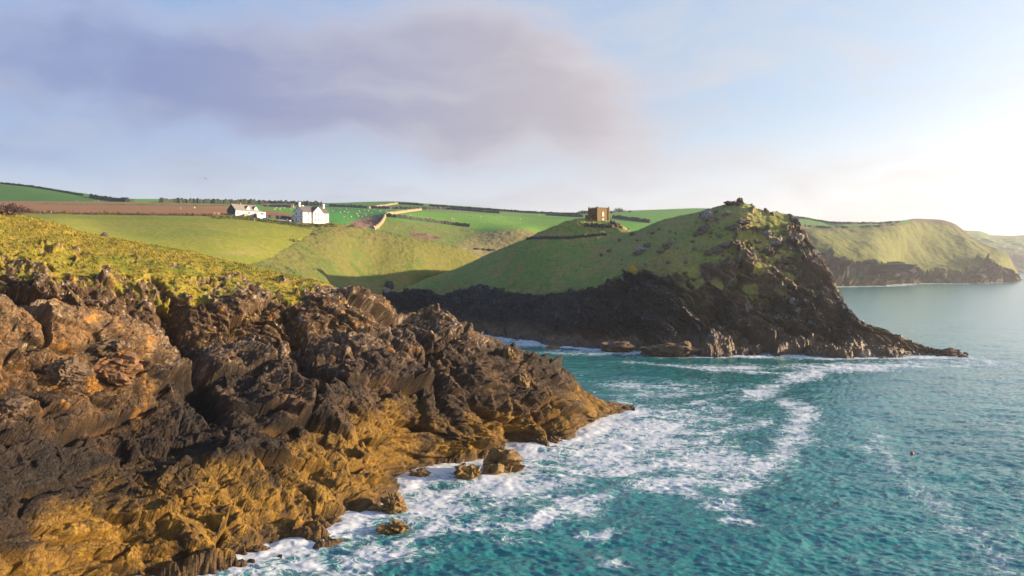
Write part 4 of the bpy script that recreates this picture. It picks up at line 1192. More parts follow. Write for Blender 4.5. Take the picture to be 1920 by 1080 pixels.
# ------------------------------------------------------------------ little castle on the mound
def gothic(u, w, z, h):
    """pointed window outline in (u, z)"""
    pts = [(u - w / 2, z), (u + w / 2, z), (u + w / 2, z + h * 0.55)]
    for k in range(1, 5):
        a = k / 5
        pts.append((u + w / 2 * math.cos(a * 1.57) ** 0.9, z + h * (0.55 + 0.45 * math.sin(a * 1.57))))
    pts.append((u, z + h))
    for k in range(4, 0, -1):
        a = k / 5
        pts.append((u - w / 2 * math.cos(a * 1.57) ** 0.9, z + h * (0.55 + 0.45 * math.sin(a * 1.57))))
    pts.append((u - w / 2, z + h * 0.55))
    return pts


def castle():
    W_, D_, H = 6.6, 5.2, 7.0
    p = place(1120, 421.5, 347)
    ang = math.atan2(0.60, 0.80)
    root = empty('castle', Vector(p), ang, 'small square brown stone castle with battlements on the grassy mound', 'castle')
    MB().box(0, W_, 0, D_, -3, H).build('wall', M_castle, root)
    MB().box(-.12, W_ + .12, -.12, D_ + .12, H - 0.55, H - 0.35).box(-.10, W_ + .10, -.10, D_ + .10, 3.15, 3.32).build('string_course', M_quoin, root)
    MB().box(-.06, W_ + .06, -.06, 0.35, H + .002, H + .25).box(-.06, W_ + .06, D_ - .35, D_ + .06, H + .002, H + .25).box(-.06, 0.35, .352, D_ - .352, H + .002, H + .25).box(W_ - .35, W_ + .06, .352, D_ - .352, H + .002, H + .25).build('parapet', M_castle, root)
    mer = MB().box(-.3, .3, -.2, .2, 0, .42).mesh('merlon')
    mer.materials.append(M_castle)
    for k in range(5):
        for y in (0.14, D_ - .14):
            link('merlon', mer, None, root, (0.95 + k * (W_ - 1.9) / 4, y, H + .252))
    for k in range(4):
        for x in (0.14, W_ - .14):
            o = link('merlon', mer, None, root, (x, 1.0 + k * (D_ - 2.0) / 3, H + .252))
            o.rotation_euler.z = math.pi / 2
    pin = MB().box(-.32, .32, -.32, .32, -H - 3, .55)
    pin.poly([(-.32, -.32, .552), (.32, -.32, .552), (.32, .32, .552), (-.32, .32, .552), (0, 0, 1.25)], [(0, 1, 4), (1, 2, 4), (2, 3, 4), (3, 0, 4), (3, 2, 1, 0)])
    pm = pin.mesh('corner_turret')
    pm.materials.append(M_castle)
    for x in (-.05, W_ + .05):
        for y in (-.05, D_ + .05):
            link('corner_turret', pm, None, root, (x, y, H))
    for z, h in ((0.75, 2.3), (3.75, 2.1)):
        fr = MB().extrude(gothic(W_ / 2, 1.45, z - .12, h + .2), 'y', -0.10, -0.003).build('window', M_quoin, root)
        MB().extrude(gothic(W_ / 2, 1.1, z, h), 'y', -0.14, -0.102).build('pane', M_palepane, fr)  # pane colour carries the reflected sky
        MB().box(W_ / 2 - .04, W_ / 2 + .04, -.18, -.142, z, z + h - .1).box(W_ / 2 - .5, W_ / 2 + .5, -.165, -.1425, z + h * .5, z + h * .5 + .07).build('mullion', M_white, fr)
    fr = MB().extrude([(2.2 + (a - 0), b) for a, b in gothic(0, 1.2, 3.7, 2.0)], 'x', -0.10, -0.003).build('window', M_quoin, root)
    MB().extrude([(2.2 + a, b) for a, b in gothic(0, .85, 3.85, 1.75)], 'x', -0.14, -0.102).build('pane', M_pane, fr)
    # lower wing on the left and a stub on the right
    MB().box(-2.3, -.003, 2.6, 5.4, -3, 4.1).build('wing_wall', M_castle, root)
    MB().box(-2.4, -.003, 2.5, 5.5, 4.102, 4.35).build('wing_parapet', M_quoin, root)
    for k in range(4):
        link('merlon', mer, None, root, (-2.05 + k * .62 * 1.0, 2.62, 4.352)).scale = (.6, .7, .8)
    fr = MB().extrude(gothic(-1.2, .9, 1.0, 2.1), 'y', 2.50, 2.597).build('window', M_quoin, root)
    MB().extrude(gothic(-1.2, .62, 1.15, 1.8), 'y', 2.46, 2.498).build('pane', M_trim, fr)
    MB().box(-.75, -.003, 0.5, 1.4, -3, 3.1).build('buttress', M_castle, root)
    MB().box(W_ + .003, W_ + 1.1, 1.2, 3.2, -3, 3.5).build('stair_turret', M_castle, root)
    return root


castle_o = castle()


# ------------------------------------------------------------------ rocks
def rock_mesh(name, seed, sub=3, sx=1.0, sy=1.0, sz=0.7, rough=0.22):
    bm = bmesh.new()
    bmesh.ops.create_icosphere(bm, subdivisions=sub, radius=1.0)
    co = np.array([v.co for v in bm.verts], np.float32)
    v1, _ = blocks(co * 0.9, seed, 1.2)
    v2, _ = blocks(co * 2.2, seed + 3, 1.3)
    n = fbm(co * 1.3 + seed, 3)
    r = 1 + rough * 1.7 * v1 + rough * 0.8 * v2 + 0.3 * n
    co = co * r[:, None] * np.array([sx, sy, sz], np.float32)
    for v, c in zip(bm.verts, co):
        v.co = c
    me = bpy.data.meshes.new(name)
    bm.to_mesh(me)
    bm.free()
    return me


M_outcrop = plain('pale_lichened_rock', (0.135, 0.100, 0.072), 0.9, 0.75, 1.6, 0.12)
M_whiterock = plain('quartz_rock', (0.24, 0.205, 0.17), 0.85, 0.6, 1.4, 0.1)
M_brownrock = plain('brown_rock', (0.115, 0.075, 0.045), 0.9, 0.5, 1.2, 0.15)
M_yellowrock = plain('yellow_lichen_rock', (0.36, 0.25, 0.03), 0.9, 0.5, 1.4, 0.1)
M_searock = plain('barnacled_rock', (0.155, 0.090, 0.025), 0.7, 0.6, 1.3, 0.2, spec=0.4)
M_redrock = plain('rusty_rock', (0.17, 0.088, 0.042), 0.85, 0.45, 0.9, 0.12)


def put_rock(px, py, w_px, h_px, mat, label, cat, name, seed, group=None, objs=LAND, sea_level=False, sink=0.25, sub=3, deep=0.8, **kw):
    if sea_level:
        p = Vector(place(px, py, sea_D(py)))
    else:
        p, _n = cast(px, py, objs)
        if p is None:
            return None
    k = p.y / F_PX
    w, h = w_px * k, h_px * k
    me = rock_mesh(name, seed, sub, w / 2, w / 2 * deep, h * 0.62, **kw)
    o = link(name, me, mat)
    o.location = p + Vector((0, w / 2 * deep * 0.4, h * (0.5 - sink)))
    o.rotation_euler = (rnd.uniform(-.15, .15), rnd.uniform(-.15, .15), rnd.uniform(-.4, .4))
    return tag(o, label, cat, group)


# rocks awash off the near cliff
put_rock(937, 888, 64, 42, M_searock, 'largest tan rock standing in the white surf off the near cliff', 'rock', 'sea_rock', 3, sea_level=True, sub=5, sink=0.12, rough=0.3)
put_rock(874, 899, 50, 26, M_searock, 'low tan rock awash just left of the largest surf rock', 'rock', 'sea_rock', 8, sea_level=True, sub=5, sink=0.15, rough=0.3)
put_rock(968, 876, 20, 11, M_searock, 'small pointed rock touching the right end of the largest surf rock', 'rock', 'sea_rock', 12, sea_level=True, sub=4, sink=0.15, rough=0.3)
put_rock(786, 897, 34, 17, M_searock, 'low wet rock in the surf under the golden cliff foot', 'rock', 'sea_rock', 17, sea_level=True, sub=4, rough=0.3)
put_rock(738, 962, 50, 30, M_searock, 'ledge of tan rock with white water running off it', 'rock', 'sea_rock', 21, sea_level=True, sub=5, rough=0.28)
put_rock(742, 998, 44, 20, M_searock, 'lowest wet brown rock where surf spills round the cliff corner', 'rock', 'sea_rock', 25, sea_level=True, sub=4, rough=0.3)
put_rock(1785, 668, 26, 14, M_brownrock, 'blocky brown rock at the very tip of the headland', 'rock', 'sea_rock', 31, sea_level=True, sub=4, rough=0.3)
put_rock(1806, 671, 16, 5, M_brownrock, 'tiny low rock in the water beyond the headland tip', 'rock', 'sea_rock', 33, sea_level=True, sub=3)
put_rock(1250, 668, 90, 24, M_brownrock, 'rounded brown rock at the foot of the headland cliff', 'rock', 'sea_rock', 35, sea_level=True, sub=5, rough=0.22)
put_rock(1160, 660, 60, 20, M_brownrock, 'brown shelf rock left of the rounded rock at the headland foot', 'rock', 'sea_rock', 38, sea_level=True, sub=5)
put_rock(1037, 655, 24, 8, M_searock, 'small brown rock in the surf of the inlet', 'rock', 'sea_rock', 39, sea_level=True, sub=4)

# crags on the headland turf
put_rock(1387, 384, 13, 13, M_brownrock, 'round brown boulder crowning the headland summit', 'boulder', 'boulder', 41, sink=0.1, sub=4)
put_rock(1372, 383, 22, 7, M_brownrock, 'low brown crag left of the summit boulder', 'boulder', 'boulder', 43, sub=4)
put_rock(1436, 399, 8, 8, M_outcrop, 'small pale pinnacle on the skyline right of the summit', 'boulder', 'boulder', 44, sink=0.1)
put_rock(1187, 510, 16, 12, M_yellowrock, 'yellow lichened rock at the lower edge of the headland turf', 'boulder', 'boulder', 45, sub=4)
put_rock(1334, 411, 26, 18, M_whiterock, 'largest whitish crag below the headland summit', 'boulder', 'boulder', 46, sub=4)
def crag_label(x, y):
    """which crag: by where it stands on the headland"""
    if x < 1195 or (x < 1240 and y < 455):
        return 'small grey crag on the open turf of the headland nearest the castle'
    if x < 1290:
        return 'grey crag on the middle of the turf slope left of the summit'
    if y < 425:
        return 'grey crag close under the headland summit'
    if x < 1400:
        return 'grey crag on the turf between the summit and the dark cliff'
    return 'grey crag on the sunlit right shoulder of the headland'


CRAGS = {0: 'largest streaked pale crag on the turf slope left of the summit', 3: 'grey crag right of the streaked pale crag on the left turf slope', 6: 'mottled pale crag on the turf well below the whitish crag',
         8: 'grey crag touching the left side of the whitish crag', 10: 'low grey crag at the foot of the summit knoll', 11: 'long flat crag on the sunlit turf below the summit', 16: 'upper end of the rocky bank that slants across the turf',
         17: 'middle of the rocky bank that slants across the turf', 18: 'lower middle of the rocky bank that slants across the turf', 19: 'lowest end of the rocky bank that slants across the turf', 35: 'crag at the right brink of the headland turf above the cliff'}
for k, (x, y, w, h) in enumerate([(1205, 470, 34, 12), (1197, 478, 22, 9), (1215, 462, 20, 8), (1250, 463, 22, 12), (1240, 474, 20, 9), (1262, 455, 14, 9), (1322, 434, 28, 15), (1315, 440, 13, 9), (1318, 405, 16, 9),
                                  (1342, 399, 14, 7), (1366, 403, 26, 8), (1398, 417, 40, 8), (1395, 430, 24, 10), (1375, 428, 20, 10), (1415, 432, 22, 10), (1440, 440, 20, 12), (1380, 458, 26, 12), (1362, 466, 30, 13), (1346, 472, 26, 14), (1330, 478, 22, 12),
                                  (1212, 496, 9, 7), (1128, 480, 8, 7), (1143, 472, 12, 7), (1162, 451, 8, 5), (1187, 440, 14, 7), (1166, 488, 5, 4), (1225, 438, 14, 5), (1236, 431, 8, 4), (1195, 452, 6, 4), (1420, 455, 20, 10), (1455, 455, 26, 14), (1475, 440, 26, 12), (1440, 470, 24, 12), (1410, 480, 22, 10), (1470, 490, 26, 16), (1500, 450, 24, 16), (1350, 445, 14, 7), (1300, 455, 12, 6)]):
    put_rock(x, y, w * 0.8, h * 0.8, M_outcrop if k % 5 else M_whiterock, CRAGS.get(k, crag_label(x, y)), 'crag', 'rock_outcrop', 50 + k, 'crags on the headland turf', sub=3)
for k in range(40):
    x = rnd.uniform(1190, 1490)
    y = rnd.uniform(405 + abs(x - 1385) * 0.28, 500)
    s = rnd.uniform(2.5, 7)
    put_rock(x, y, s * 1.4, s, M_outcrop, crag_label(x, y), 'crag', 'rock_outcrop', 130 + k, 'crags on the headland turf', sub=2)

# loose blocks on the near cliff and its grass edge
for (x, y, w, h, mt, lab) in [(212, 696, 92, 40, M_redrock, 'big reddish block lying on the near cliff below the pale slab'), (120, 706, 70, 42, M_brownrock, 'brown rounded block left of the big reddish block'),
                              (192, 655, 70, 26, M_brownrock, 'pale rounded block under the end of the pale slab'), (195, 443, 14, 9, M_outcrop, 'small pale stone on the grassy crest of the near slope'),
                              (980, 722, 26, 26, M_searock, 'square tan block wedged in the dark point of the near cliff'), (955, 668, 22, 24, M_searock, 'tan knob standing on the seaward end of the near cliff'),
                              (20, 770, 60, 30, M_brownrock, 'brown block at the left end of the near cliff'),
                              (75, 520, 14, 8, M_outcrop, 'small grey stone at the top of the gully wall')]:
    put_rock(x, y, w, h, mt, lab, 'boulder', 'boulder', int(x) + 3, sub=5 if w > 40 else 4, sink=0.36, rough=0.2)
# the mouth of the cove
put_rock(730, 541, 15, 14, M_darkwall, 'dark rounded boulder at the head of the cove', 'boulder', 'boulder', 301, sub=4, sink=0.1)
put_rock(724, 547, 18, 8, M_whiterock, 'pale pinkish stones under the dark cove boulder', 'boulder', 'boulder', 303, sub=4)

# rubble terrace under the castle and crags to its right
for k in range(16):
    x = 1098 + k * 2.55
    put_rock(x, 425.5 + 0.06 * k + rnd.uniform(-.6, .6), rnd.uniform(4, 6), rnd.uniform(5, 7.5), M_darkwall if k % 3 else M_outcrop, 'rough stone of the rubble terrace under the castle', 'stone', 'terrace_stone', 400 + k, 'stones of the castle terrace', sub=2, sink=0.1)
for k, (x, y, w, h) in enumerate([(1141, 427, 8, 9), (1148, 428, 8, 10), (1155, 425, 7, 8), (1153, 420, 8, 7), (1160, 424, 9, 7), (1146, 420, 6, 7), (1165, 427, 6, 4), (1178, 431, 5, 3)]):
    put_rock(x, y, w, h, M_outcrop if k % 2 else M_brownrock, 'pale tumbled stone on the sunny slope right of the castle' if k % 2 else 'brown tumbled stone on the sunny slope right of the castle', 'stone', 'tumbled_stone', 430 + k, 'tumbled stones right of the castle', sub=2, sink=0.2)


# ------------------------------------------------------------------ walls, hedges and banks between the fields
def along(pts, step, objs=LAND):
    """world points on the land along a line seen in the photo"""
    out = []
    for (x0, y0), (x1, y1) in zip(pts[:-1], pts[1:]):
        n = max(2, int(math.hypot(x1 - x0, y1 - y0) / 2.5))
        for k in range(n):
            t = k / n
            p, _ = cast(x0 + (x1 - x0) * t, y0 + (y1 - y0) * t, objs)
            if p is not None and (not out or 0.4 < (p - out[-1]).length < 120):
                out.append(p.copy())
    if len(out) < 2:
        return out
    res = [out[0]]
    for a_, b_ in zip(out[:-1], out[1:]):
        n = max(1, int((b_ - a_).length / step))
        for k in range(1, n + 1):
            q = a_.lerp(b_, k / n)
            g = drop(q.x, q.y, objs)
            res.append(Vector((q.x, q.y, g.z if g else q.z)))
    return res


def bank(name, pts, h, w, mat, label, cat, group=None, step=2.0, jit=0.25, objs=LAND):
    P_ = along(pts, step, objs)
    if len(P_) < 3:
        return None
    org = P_[0].copy()
    vs, fs = [], []
    prof = [(-0.55, -1.0), (-0.5, 0.45), (-0.28, 0.95), (0.0, 1.05), (0.28, 0.92), (0.5, 0.4), (0.55, -1.0)]
    for k, p in enumerate(P_):
        a_, b_ = P_[max(0, k - 1)], P_[min(len(P_) - 1, k + 1)]
        t = (b_ - a_)
        t.z = 0
        t.normalize()
        nrm = Vector((-t.y, t.x, 0))
        hh = h * (1 + jit * rnd.uniform(-1, 1))
        for (u, z) in prof:
            vs.append(p - org + nrm * (u * w + rnd.uniform(-1, 1) * jit * w * 0.25) + Vector((0, 0, z * hh if z > 0 else z)))
    m = len(prof)
    for k in range(len(P_) - 1):
        for j in range(m - 1):
            fs.append((k * m + j, k * m + j + 1, (k + 1) * m + j + 1, (k + 1) * m + j))
    fs.append(tuple(range(m)))
    fs.append(tuple(range((len(P_) - 1) * m, len(P_) * m))[::-1])
    me = bpy.data.meshes.new(name)
    me.from_pydata([tuple(v) for v in vs], [], fs)
    o = link(name, me, mat)
    o.location = org
    return tag(o, label, cat, group)


M_hedge = plain('dark_hedge', (0.035, 0.045, 0.018), 0.95, 0.5, 0.5, 0.3)
bank('field_wall', [(618, 387.2), (660, 389), (720, 391.6), (760, 392.2), (800, 392.5), (846, 392.6)], 3.0, 2.4, M_darkwall, 'dark stone hedge crossing the hillside right of the white house', 'field wall')
bank('field_wall', [(724, 405.8), (745, 408.6), (775, 412.5), (810, 417), (845, 421.5), (884, 425.8)], 2.6, 2.0, M_darkwall, 'dark stone hedge sloping down across the middle of the bright green field', 'field wall')
bank('field_bank', [(700, 430), (708, 426), (716, 418), (720, 411), (722, 406), (726, 403.4), (745, 400.6), (768, 397), (792, 394)], 2.2, 2.2, M_tanwall, 'sunlit tan grassy bank curving up between the two sheep fields', 'bank')
bank('field_bank', [(690, 391.3), (712, 387.5), (735, 384), (750, 382)], 2.2, 3.0, M_tanwall, 'tan bank climbing to the skyline above the sheep field', 'bank')
bank('skyline_hedge', [(748, 382.5), (775, 384), (797, 386)], 2.6, 2.5, M_hedge, 'short dark hedge on the skyline at the top of the tan bank', 'hedge')
bank('skyline_hedge', [(806, 386.5), (850, 389.5), (900, 393), (950, 396.5), (1000, 400), (1050, 401.8), (1092, 403)], 2.4, 2.5, M_hedge, 'long dark hedge running down the skyline towards the castle', 'hedge')
bank('field_wall', [(846, 392.8), (880, 395.5), (915, 398.6), (940, 400.3)], 2.6, 2.4, M_darkwall, 'short grey stone hedge dropping below the long skyline hedge', 'field wall')
bank('field_wall', [(1025, 403.5), (1060, 405.4), (1096, 407.2)], 2.2, 2.4, M_darkwall, 'grey stone hedge in the hazy field just left of the castle', 'field wall')
bank('field_wall', [(1150, 409), (1175, 411.8), (1200, 415), (1222, 418.5)], 3.0, 3.0, M_darkwall, 'broad grey stone hedge in the hazy field right of the castle', 'field wall')
bank('field_wall', [(988, 449.2), (1005, 447.6), (1035, 447.3), (1070, 446.5), (1105, 443.5), (1140, 440.5)], 1.0, 0.9, M_darkwall, 'low dark wall along the foot of the castle mound', 'field wall')
bank('field_wall', [(888, 467.5), (905, 468.6), (935, 471.3)], 1.2, 1.2, M_darkwall, 'short dark wall in the hollow beyond the valley', 'field wall')
bank('skyline_hedge', [(1442, 400), (1480, 406), (1520, 412.5), (1560, 418.5), (1600, 419.8), (1650, 419.5), (1688, 417)], 2.6, 3.0, M_hedge, 'thin dark hedge on the skyline right of the headland summit', 'hedge', objs=[hill_far])
bank('field_wall', [(1510, 425), (1560, 427.5), (1600, 427), (1650, 424.5), (1690, 421)], 2.4, 2.2, M_darkwall, 'dark wall below the hazy green field on the far cliffs', 'field wall', objs=[hill_far])
bank('skyline_hedge', [(170, 370), (185, 373), (205, 376), (242, 379)], 4.0, 4.0, M_hedge, 'dark hedge where the left green hill meets the skyline', 'hedge')
bank('skyline_hedge', [(2, 344.5), (60, 351), (110, 359), (160, 368)], 2.2, 2.5, M_hedge, 'thin dark hedge along the top of the left green hill', 'hedge')
bank('skyline_hedge', [(302, 380), (350, 380.6), (400, 381.4), (450, 382), (500, 382.8), (560, 384.6), (606, 385.6)], 5.0, 5.0, M_hedge, 'dark tree line on the skyline behind the cottage and white house', 'hedge')
bank('garden_wall', [(455, 406.5), (465, 406.8), (476, 407.3)], 1.7, 0.6, M_tanwall, 'sunlit tan garden wall in front of the cottage', 'garden wall', jit=0.06)  # sunlit side of the wall, its brightness put into the tan colour
bank('garden_wall', [(477, 407.5), (500, 409), (525, 411), (549, 413.5)], 2.2, 0.6, M_darkwall, 'dark garden wall between the cottage and the white house', 'garden wall', jit=0.06)  # wall faces away from the sun; its shade is in the stone colour


# ------------------------------------------------------------------ foliage
def leaf_material(name, c1, c2):
    m, T = new_mat(name)
    p = T.n('ShaderNodeNewGeometry').outputs['Position']
    n = T.noise(p, 1.4, 3, 0.6)
    c = T.mix(T.step(n, 0.35, 0.65), c1, c2)
    bs = T.n('ShaderNodeBsdfPrincipled', None, Base_Color=c, Roughness=0.8)
    bs.inputs['Specular IOR Level'].default_value = 0.2
    finish(T, bs)
    return m


M_bush = leaf_material('bush_leaves', (0.045, 0.060, 0.012), (0.13, 0.125, 0.022))
M_bramble = leaf_material('bare_bramble', (0.085, 0.048, 0.038), (0.16, 0.095, 0.060))
M_gorse = leaf_material('gorse', (0.07, 0.085, 0.015), (0.20, 0.15, 0.03))
M_tree = leaf_material('far_tree_leaves', (0.022, 0.028, 0.014), (0.045, 0.050, 0.022))
M_bark = plain('tree_bark', (0.07, 0.05, 0.035), 0.9, 0.3, 3.0)


def leaves_mesh(name, n, rx, ry, rz, size, seed, lift=0.0):
    """leaf clumps spread through an uneven dome"""
    r = np.random.default_rng(seed)
    d = r.normal(size=(n, 3))
    d /= np.linalg.norm(d, axis=1, keepdims=True)
    d[:, 2] = np.abs(d[:, 2]) * 1.0
    rad = r.random(n) ** 0.4
    lump = 1 + 0.45 * fbm((d * 1.7 + seed).astype(np.float32), 2)
    c = d * (rad * lump)[:, None] * np.array([rx, ry, rz]) + np.array([0, 0, lift])
    a_ = r.normal(size=(n, 3))
    b_ = r.normal(size=(n, 3))
    a_ /= np.linalg.norm(a_, axis=1, keepdims=True)
    b_ -= (b_ * a_).sum(1, keepdims=True) * a_
    b_ /= np.linalg.norm(b_, axis=1, keepdims=True)
    s = size * (0.6 + 0.8 * r.random((n, 1)))
    v = np.stack([c - a_ * s, c + b_ * s * .6, c + a_ * s, c - b_ * s * .6], 1).reshape(-1, 3)
    return np_mesh(name, v, np.arange(n * 4).reshape(n, 4))


def bush(px, py, w_px, h_px, mat, label, cat, name, seed, group=None, n=220, objs=LAND):
    p, _ = cast(px, py, objs)
    if p is None:
        return None
    k = p.y / F_PX
    w, h = w_px * k, h_px * k
    root = empty(name, p - Vector((0, 0, 0.15)), 0, label, cat, group)
    link('foliage', leaves_mesh('foliage', n, w / 2, w / 2.2, h, max(0.16, 0.10 * h), seed), mat, root)
    mb = MB()
    for j in range(3):
        a_ = j * 2.1 + seed
        mb.extrude([(0.08 * math.cos(t * 1.57 + a_) + .1 * math.cos(a_), 0.08 * math.sin(t * 1.57 + a_) + .1 * math.sin(a_)) for t in range(4)], 'z', -0.3, h * 0.6)
    mb.build('stem', M_bark, root)
    return root


# scrub in front of the house and cottage
k = 0
for x in np.arange(398, 626, 6.5):
    yb = np.interp(x, [398, 440, 480, 520, 560, 600, 626], [406.5, 407.5, 411.5, 416.5, 421, 422, 421.5])
    for r_ in range(2):
        xx = x + rnd.uniform(-3, 3)
        yy = yb + r_ * 2.6 + rnd.uniform(-.7, .7)
        bush(xx, yy, rnd.uniform(7, 13), rnd.uniform(3.0, 6.0) if x < 560 else rnd.uniform(1.8, 3.2), M_gorse if rnd.random() < 0.45 else M_bush, ('scrubby olive bush in the hedge below the dark garden wall' if 478 < x < 548 else 'scrubby olive bush in the hedge below the cottage' if x < 480 else 'low olive bush on the bank right below the white house'), 'bush', 'bush', 500 + k, 'bushes below the cottage and white house', n=140)
        k += 1
bush(451, 405.2, 9, 5, M_tree, 'round dark evergreen bush beside the sunlit garden wall', 'bush', 'bush', 640, n=260)
bush(553, 416, 8, 3.5, M_bush, 'small olive shrub against the white house gable', 'bush', 'bush', 641)
# brown bramble hedge along the top of the meadow
for x in np.arange(62, 400, 5.5):
    yb = np.interp(x, [62, 120, 250, 400], [399.5, 401, 403, 405])
    bush(x + rnd.uniform(-2, 2), yb + rnd.uniform(-.5, .5), rnd.uniform(8, 13), rnd.uniform(4.0, 7.5), M_bramble if rnd.random() < 0.72 else M_gorse, ('bare brown bramble in the hedge near the pale gatepost pair' if x < 140 else 'bare brown bramble in the long meadow hedge below the ploughed field' if x < 330 else 'bare brown bramble in the hedge near the cottage fence'), 'bramble', 'bramble', 700 + int(x), 'brambles along the top of the meadow', n=150)
for j, (x, y, w, h) in enumerate([(6, 399, 30, 17), (24, 399, 28, 18), (42, 399, 26, 14), (55, 399, 20, 9), (-12, 399, 34, 16), (14, 402, 26, 8), (36, 402, 24, 6)]):
    bush(x, y, w, h, M_bramble, ['tallest clump in the bare brown thicket behind the near crest', 'broad middle clump of the bare brown thicket', 'clump right of the middle in the bare brown thicket', 'lowest clump at the right end of the bare brown thicket', 'clump of the bare brown thicket cut by the left photo edge', 'small clump in front of the broad middle of the brown thicket', 'small front clump near the right end of the brown thicket'][j], 'thicket', 'thicket', 800 + j, 'thicket at the left end of the meadow', n=600)
bush(58, 396.5, 14, 6, M_bush, 'dark green bush at the right end of the brown thicket', 'bush', 'bush', 850, n=200)
for j in range(26):
    t = rnd.random()
    x = 655 + 60 * t
    bush(x, 424 - 14 * t + rnd.uniform(-2, 6) * (1 - abs(t - .6)), rnd.uniform(7, 12), rnd.uniform(2.5, 4.5), M_bramble, 'reddish bare bramble on the slope right of the white house', 'bramble', 'bramble', 860 + j, 'brambles on the slope right of the white house', n=90)
for j, (x, y, w, h, mt, lab) in enumerate([(550, 453, 24, 8, M_bramble, 'isolated dark brown gorse clump at the meadow corner'), (588, 440, 16, 4, M_bramble, 'low brown patch of bramble where the meadow meets the rough slope'),
                                           (783, 440, 22, 3, M_bramble, 'left brown bramble patch on the far hollow slope'), (818, 446, 24, 3, M_bramble, 'right brown bramble patch on the far hollow slope')]):
    bush(x, y, w, h, mt, lab, 'bramble', 'bramble', 900 + j, n=240)
for j in range(34):
    x = rnd.uniform(64, 440)
    y = np.interp(x, [64, 250, 300, 440], [382.5, 384, 383, 386]) + rnd.uniform(-.5, .8)
    bush(x, y, rnd.uniform(8, 16), rnd.uniform(1.2, 2.4), M_gorse, 'low yellow green gorse in the line across the ploughed field', 'gorse', 'gorse_bush', 930 + j, 'gorse across the ploughed field', n=60)


def tree(px, py, h_px, w_px, label, seed, group=None):
    p, _ = cast(px, py, [terrain, hill_far])
    if p is None:
        return
    k = p.y / F_PX
    h, w = h_px * k, w_px * k
    root = empty('tree', p, 0, label, 'tree', group)
    mb = MB()
    r0 = 0.05 * h
    ring = lambda r, z, x: [(x + r * math.cos(a * 1.0472), r * math.sin(a * 1.0472), z) for a in range(6)]
    pts = ring(r0, -0.5, 0) + ring(r0 * .6, h * .45, .1) + ring(r0 * .25, h * .8, -.1)
    mb.poly(pts, [(i + o, (i + 1) % 6 + o, (i + 1) % 6 + o + 6, i + o + 6) for o in (0, 6) for i in range(6)])
    mb.build('trunk', M_bark, root)
    link('crown', leaves_mesh('crown', 420, w / 2, w / 2, h * 0.72, 0.085 * h, seed, h * 0.25), M_tree, root)


for j, (x, y, h, w) in enumerate([(1082, 402.5, 5, 8), (1087, 402.5, 7, 9), (1092, 402.5, 8, 9), (1097, 402.5, 8.5, 9), (1102, 402.3, 8, 9), (1107, 402, 9, 9), (1146, 400, 5, 8)]):
    tree(x, y, h, w, 'dark tree in the wood on the skyline left of the castle', 1000 + j, 'trees left of the castle')
tree(1160, 399.5, 10, 22, 'broad dome shaped dark tree on the skyline right of the castle', 1020)
tree(1181, 398.5, 4.5, 7, 'small dark tree on the skyline beyond the dome shaped tree', 1021)


# ------------------------------------------------------------------ sheep, cars, barns, fences, buoy, gull
def skin_mesh(name, pts, edges, radii, sub=1):
    me = bpy.data.meshes.new(name)
    me.from_pydata(pts, edges, [])
    o = bpy.data.objects.new(name, me)
    col.objects.link(o)
    o.modifiers.new('s', 'SKIN')
    for v, r_ in zip(me.skin_vertices[0].data, radii):
        v.radius = (r_, r_) if isinstance(r_, float) else r_
    me.skin_vertices[0].data[0].use_root = True
    sb = o.modifiers.new('u', 'SUBSURF')
    sb.levels = sub
    dg = bpy.context.evaluated_depsgraph_get()
    out = bpy.data.meshes.new_from_object(o.evaluated_get(dg))
    bpy.data.objects.remove(o)
    out.name = name
    return out


sheep_me = skin_mesh('sheep', [(0, -.45, .72), (0, 0, .74), (0, .42, .78), (0, .66, .96), (0, .88, 1.0), (0, 1.06, .90), (-.17, -.45, .36), (-.17, -.45, 0), (.17, -.45, .36), (.17, -.45, 0), (-.16, .40, .36), (-.16, .42, 0), (.16, .40, .36), (.16, .42, 0), (0, -.66, .66)],
                     [(0, 1), (1, 2), (2, 3), (3, 4), (4, 5), (0, 6), (6, 7), (0, 8), (8, 9), (2, 10), (10, 11), (2, 12), (12, 13), (0, 14)],
                     [.33, .38, .32, .17, .14, .08, .09, .06, .09, .06, .08, .06, .08, .06, .07])
sheep_me.materials.append(M_wool)
view = lambda x0, y0, s, pts: [(x0 + a / s, y0 + b / s) for a, b in pts]
flock1 = view(580, 370, 7.385, [(310, 165), (335, 190), (430, 215), (435, 172), (490, 205), (515, 172), (535, 220), (550, 200), (458, 288), (482, 280), (520, 305), (580, 278), (642, 212), (662, 237), (678, 268), (700, 220), (720, 268), (738, 283), (740, 235), (757, 225), (780, 238), (785, 258), (855, 262), (866, 226), (815, 300), (975, 200), (980, 207), (1000, 180), (1015, 240), (1060, 205), (1068, 213), (1078, 180), (1098, 222), (1010, 238), (765, 180), (690, 195), (820, 195), (900, 180), (320, 200), (420, 165)])
flock2 = view(820, 380, 7.385, [(205, 230), (232, 238), (225, 262), (265, 248), (478, 197), (632, 190), (712, 200), (793, 183), (845, 195), (868, 190), (888, 203), (965, 235), (1000, 240), (1147, 237), (1050, 330), (1410, 358), (1438, 375), (820, 250), (280, 155), (315, 163), (350, 152), (402, 156), (448, 158), (372, 175), (250, 120), (1420, 178), (900, 180), (600, 203), (690, 255), (1140, 282)]) + [(770, 405), (790, 402), (806, 407), (801, 409), (845, 405)]
flock3 = view(230, 360, 5.333, [(1400, 155), (1520, 180), (1540, 165), (1575, 178), (1620, 165), (1590, 160), (1680, 178), (1700, 160), (1725, 168), (1460, 145)])
flock4 = [(1251.5, 403.5), (30 / 1 + 155, 378.3), (143, 377.8), (337, 392), (365, 391), (364.5, 390), (177, 378)]
